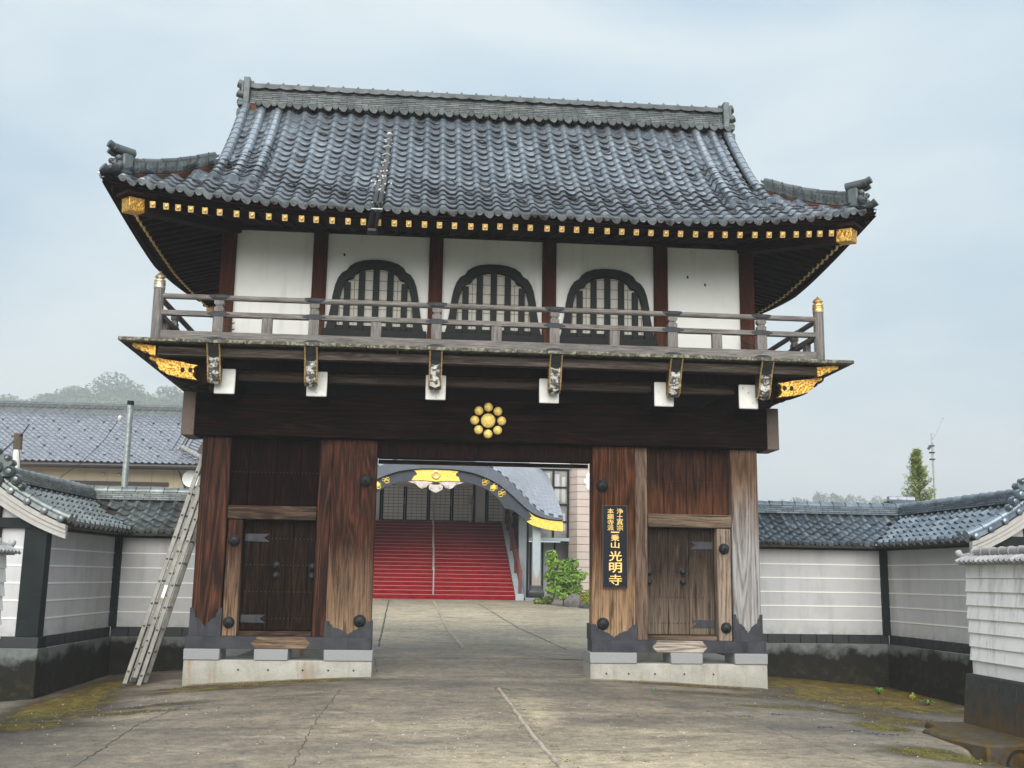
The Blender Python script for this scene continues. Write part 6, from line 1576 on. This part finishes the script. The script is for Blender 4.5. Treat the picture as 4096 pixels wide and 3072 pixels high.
# ------------------------------------------------------------------ house behind the left wall
hs = thing('house', 'cream two-storey house with large grey tiled roof behind the left wall', 'house', (-15, 31, 0))
HE, HRD = 28.0, 33.0
def hz(u): return 5.83+.5*u+.012*u*u
def hp(x, u, h=0): return Vector((x, HE+u, hz(u)+h))
X0, XG, XE = -23., -10.9, -9.75
b = MB()
for i in range(10):
    u0, u1 = i*.5, i*.5+.5
    xr = lambda u: (XE-u if u < XE-XG else XG)
    b.add([hp(X0, u0, -.04), hp(xr(u0), u0, -.04), hp(xr(u1), u1, -.04), hp(X0, u1, -.04)], [(0, 1, 2, 3)])
    b.add([Vector((v.x, 2*HRD-v.y, v.z)) for v in (hp(X0, u0, -.04), hp(xr(u0), u0, -.04), hp(xr(u1), u1, -.04), hp(X0, u1, -.04))], [(0, 1, 2, 3)])
b.add([Vector((XE, HE, hz(0)-.04)), Vector((XE, 2*HRD-HE, hz(0)-.04)), Vector((XG, 2*HRD-HE-1.15, hz(1.15)-.04)), Vector((XG, HE+1.15, hz(1.15)-.04))], [(0, 1, 2, 3)])
hro = b.build('roof', M['dark_wood2'], hs, fix=False)
T_H = tile_mesh('roof_tile', M['tile_b'], 1.0, .31); T_HE = tile_mesh('eave_tile', M['tile_b'], 1.0, .31, True)
ms = []
for k in range(18):
    u = k*.272
    for i in range(52):
        x = XE-.1-i*.27
        if x < X0: break
        if x > (XE-u-.05 if u < 1.15 else XG-.35): continue
        ms.append(frame(hp(x, u), (1, 0, 0), hp(0, u+.01)-hp(0, u-.01)))
tile_field('tile_field', T_H, ms, M['tile_b'], hro)
ms = []
for i in range(12):
    y = HE+.1+i*.27
    for k in range(4):
        u = k*.272
        if y < HE+u: continue
        ms.append(frame(Vector((XE-u, y, hz(u))), (0, 1, 0), (-1, 0, .5)))
tile_field('tile_field', T_H, ms, M['tile_b'], hro)
sgd = MB()
for k in (2, 5, 8, 11, 14):
    for i in range(13):
        x = XG-.9-i*1.08-(.54 if k % 2 else 0); u = k*.272+.03
        sgd.lathe([(.004, .0), (.075, .03), (.08, .05), (.05, .075), (.004, .08)], 7, Matrix.Translation(hp(x, u, .03)))
kind(sgd.build('snow_guard', M['gutter'], hro), 'stuff')
MB().prism([(HE+1.0, hz(1.0)-.05), (HRD, hz(5)-.05), (2*HRD-HE-1.0, hz(1.0)-.05)], 0, XG-.3, XG-.2).build('gable_wall', M['cream'], hs)
for xo in (.02, -.3, -.58):
    p = [hp(XG+xo, u, .07) for u in np.arange(1.2, 4.95, .27)]
    b = MB()
    for a, c in zip(p, p[1:]): b.tube([a, a+(c-a)*1.02], [.085, .07], 8)
    b.build('verge_roll', M['tile_b'], hro, angle=50)
ht = MB()
for i in range(14):
    u = 1.1+i*.27; ht.add([hp(XG+.06, u, .06), hp(XG+.06, u+.26, .03), hp(XG+.45, u+.26, -.12), hp(XG+.45, u, -.09)], [(0, 1, 2, 3)])
ht.build('sleeve_tile', M['tile_b'], hro, fix=False)
b = MB()
for i in range(8):
    t0, t1 = i/8, (i+1)/8; P = lambda t: Vector((XE+.05-1.3*t, HE-.05+1.3*t, hz(1.3*t)+.16-.0*t))
    b.tube([P(t0), P(t1)], [.12, .1], 8)
b.build('hip_ridge', M['tile_p'], hro, angle=50)
MB().box(X0, XG+.1, HRD-.16, HRD+.16, hz(4.9)-.05, hz(5)+.22).build('ridge', M['tile_r'], hro); 
b = MB()
x = X0
while x < XG: b.tube([(x, HRD, hz(5)+.27), (x+.25, HRD, hz(5)+.27)], [.11, .1], 8); x += .25
b.build('ridge_cap', M['tile_r'], hro, angle=50)
b = MB(); x = X0
while x < XG: b.prism([(x, hz(5)+.13), (x+.12, hz(5)+.08), (x+.24, hz(5)+.13), (x+.24, hz(5)+.2), (x, hz(5)+.2)], 1, HRD-.2, HRD+.2); x += .25
b.build('ridge_skirt', M['tile_r'], hro)
MB().box(X0, -10.75, 29.0, 37, 0, 6.3).build('wall', M['cream'], hs)
for i in range(14): MB().box(-11.2-i*.9-.012, -11.2-i*.9+.012, 28.992, 28.999, 3, 5.8).build('wall_seam', M['barge'], hs)
MB().box(X0, XE+.1, 28.05, 28.25, 5.6, 5.76).build('eave_board', M['dark_wood2'], hs)
MB().tube([(X0, 27.93, 5.66), (XE+.08, 27.93, 5.72)], .07, 8).build('gutter', M['gutter'], hs)
MB().tube([(-10.85, 27.95, 5.65), (-10.8, 28.4, 5.4), (-10.72, 28.92, 5.0), (-10.72, 28.92, 0)], .045, 8).build('downpipe', M['gutter'], hs)
for x in (-14.05, -13.43): MB().lathe([(.08, 0), (.075, .05), (.04, .08), (.004, .085)], 12, facing(x, 28.99, 5.42)).build('vent_cap', M['steel'], hs)
MB().box(-15.4, -11.4, 28.9, 29.0, 4.98, 5.14).build('window_hood', M['dark_wood2'], hs); MB().box(-15.2, -11.6, 28.96, 29.0, 3.6, 4.97).build('window', M['glass'], hs)
dsn = thing('satellite_dish', 'white satellite dish on the house wall, half hidden by the ladder', 'satellite dish', (-10.5, 28.5, 5.2))
MB().lathe([(.02, 0), (.2, .03), (.34, .1), (.345, .105), (.2, .045), (.004, .015)], 20, facing(-10.42, 28.5, 5.27) @ Matrix.Rotation(R(18), 4, 'Y')).build('reflector', M['crest_white'], dsn)
MB().tube([(-10.42, 28.5, 5.27), (-10.74, 28.75, 5.1)], .03, 6).build('arm', M['galv'], dsn)
# ------------------------------------------------------------------ young cedar and aerial pole on the right
cx, cy, ct = 13.72, 14., 5.64
T = thing('conifer', 'young conifer with feathery pointed crown behind the right wall', 'tree', (cx, cy, -.3))
MB().tube([(cx, cy, -.5), (cx+.02, cy, 2.8), (cx, cy, ct-.25)], [.09, .055, .008], 7).build('trunk', M['bark'], T)
Cs = []; Ns = []; Sh = []; br_ = MB()
for i in range(330):
    t = random.random()**.8; z = 1.2+t*(ct-.35-1.2); a = random.random()*6.283
    L = (.05+1.25*(1-t)**.8)*random.uniform(.5, 1.1); d = Vector((math.cos(a), math.sin(a), 0)); p0 = Vector((cx, cy, z)); tip = p0+d*L*.85+Vector((0, 0, L*.5+.06))
    br_.tube([p0, p0.lerp(tip, .5)+Vector((0, 0, -L*.05)), tip], [.011, .008, .003], 4)
    sh_ = random.random()*.6
    for j in range(24):
        q = p0.lerp(tip, random.uniform(.3, 1.0)); e = Vector((random.gauss(0, .04), random.gauss(0, .04), random.gauss(.04, .035)))
        Cs.append(q+e*.7); Ns.append(e.cross(Vector((random.gauss(0, 1), random.gauss(0, 1), .2)))+Vector((0, 0, .001))); Sh.append(sh_+random.random()*.4)
br_.build('branches', M['bark'], T, angle=60)
link(bpy.data.objects.new('crown', leaf_mesh('crown', np.array([c[:] for c in Cs]), np.array([n[:] for n in Ns]), .024, M['leaf_conifer'], np.array(Sh), 5.5)), T)
ap = thing('aerial_pole', 'slim grey aerial pole with slanting rod beside the conifer', 'aerial', (14.22, 14, -.3))
MB().tube([(14.15, 14, -.4), (14.22, 14, 5.62)], .026, 8).tube([(14.17, 13.96, 4.9), (14.19, 13.96, 5.9)], .02, 8).build('mast', M['galv'], ap)
MB().tube([(14.2, 13.95, 5.7), (14.58, 13.95, 6.38)], .016, 6).build('slanting_rod', M['galv'], ap)
for z in (5.1, 5.3, 5.5): MB().box(14.12, 14.25, 13.93, 14.04, z, z+.04).build('clamp', M['gutter'], ap)
MB().tube([(14.12, 13.95, 5.5), (14.06, 13.95, 5.42)], .04, 8).build('camera_head', M['gutter'], ap)
rr_ = thing('roof_piece', 'small stretch of grey tiled ridge showing above the right wall', 'roof', (12.5, 12, 0))
MB().box(12.0, 12.75, 12, 12.6, 3.4, 3.72).build('ridge', M['tile_w'], rr_)
for i in range(3): MB().tube([(12.0+i*.25, 12.3, 3.76), (12.24+i*.25, 12.3, 3.76)], .1, 8).build('cap_tile', M['tile_b'], rr_)
# ------------------------------------------------------------------ hills, misty woods
KF = 536.4/316.4
def far_pt(x3, z3): return (-.99+(x3+.99)*KF, 520., 1.47+(z3-1.47)*KF)
def hill(name, cx, cy, rx, ry, h):
    b = MB(); b.grid(lambda u, v: (cx+(u*2-1)*rx, cy+(v*2-1)*ry, -4+h*math.exp(-3*((u*2-1)**2+(v*2-1)**2))+3*math.sin(u*17)*math.sin(v*13)), 36, 24)
    return kind(b.build(name, M['hillgrass'], fix=False, angle=80), 'structure')
hill('hill', -160, 600, 260, 160, 86); hill('hill', 240, 640, 330, 170, 44)
gz_w = []
def ftree(label, x3, ztop3, w3, n, extra=()):
    x, y, zt_ = far_pt(x3, ztop3); w_ = w3*KF; h = 46*(.6 if ztop3 < 40 else 1); base = zt_-h; lm = []
    for i in range(26):
        a = random.random()*6.28; r = math.sqrt(random.random()); t = random.random(); rad = w_*.27*random.uniform(.6, 1.2)
        zz = base+h*(.2+.7*t*(1-.5*r**2)); lm.append(((x+math.cos(a)*r*w_*.42, y+math.sin(a)*r*w_*.42, zz), (rad, rad, rad*.62)))
    lm.append(((x, y, zt_-w_*.16), (w_*.26, w_*.26, w_*.16)))
    tree('forest_tree', label, 'tree', (x, y, base), h*.92, lm, int(n*2.2), 1.1, M['leaf_far'], 'misty trees on the left hill', .012, 6)
ftree('broad domed misty tree, the tallest crown above the house roof', -91.5, 59.2, 22, 5200)
ftree('rounded misty tree just left of the tallest crown', -102, 54.8, 15, 3600)
ftree('low misty tree at the left foot of the hilltop grove', -109, 52.4, 12, 2800)
ftree('misty tree touching the gate beam, right end of the hilltop grove', -75.5, 55.6, 14, 3000)
ftree('misty tree between the tallest crown and the gate beam', -82.5, 53, 12, 2400)
ftree('low misty tree filling the right foot of the grove beside the beam', -70, 54.2, 14, 2600)
ftree('low broad misty tree below the tallest crown, just above the house ridge', -96, 53.6, 16, 2600)
ftree('small dark tree top at the left edge above the house ridge', -124, 50.6, 8, 1600)
ftree('small dark tree top left of the grove above the house ridge', -116, 50.2, 5, 1000)
Cs = []; Ns = []; Sh = []
tops = ((104, 25.5), (110, 26.2), (116, 27.6), (121, 28.6), (126, 28.4), (131, 27.6), (136, 27.2), (141, 28.2), (147, 27.8), (152, 26), (158, 26.2), (163, 28.6), (168, 28.4), (173, 27.8), (178, 28.6), (184, 28), (98, 24.6))
for x3, z3 in tops:
    for j in range(5):
        x, y, z = far_pt(x3+random.uniform(-3.5, 3.5), z3-random.uniform(0, 2.2)); r = random.uniform(2.2, 4)
        for q in range(3):
            p, d = lump_points((x, y+random.uniform(-8, 8), z-r*1.2-q*5), (r*(1+.3*q), r*(1+.3*q), r*1.3), 130); Cs.append(p); Ns.append(d+RNG.normal(size=d.shape)*.6); Sh.append(RNG.random(130))
for x3 in np.arange(-127, -66, 2.2):
    for j in range(3):
        x, y, z = far_pt(x3+random.uniform(-2, 2), 51.2+1.2*math.sin(x3*.35)+(1.6 if -112 < x3 < -70 else -1.2)+random.uniform(-1.2, .4)); r = random.uniform(4, 7)
        p, d = lump_points((x, y+random.uniform(-6, 12), z-r), (r*1.3, r*1.3, r), 420); Cs.append(p); Ns.append(d+RNG.normal(size=d.shape)*.6); Sh.append(RNG.random(420)*.6+random.random()*.4)
C = np.concatenate(Cs); me = leaf_mesh('far_woods', C, np.concatenate(Ns), .8*(.6+.8*RNG.random(len(C))), M['leaf_far'], np.concatenate(Sh))
kind(link(bpy.data.objects.new('far_woods', me)), 'stuff')
# ------------------------------------------------------------------ haze: the rain mist that pales the hills
hzm = bpy.data.materials.new('haze'); hzm.use_nodes = True; t = hzm.node_tree; t.nodes.clear()
o_ = t.nodes.new('ShaderNodeOutputMaterial'); v_ = t.nodes.new('ShaderNodeVolumePrincipled'); v_.inputs['Color'].default_value = (.93, .96, 1, 1); v_.inputs['Density'].default_value = .0013; v_.inputs['Anisotropy'].default_value = 0.0
t.links.new(v_.outputs[0], o_.inputs['Volume'])
kind(MB().box(-620, 720, -60, 900, -5.0, 110).build('haze', hzm, smooth=False), 'stuff')
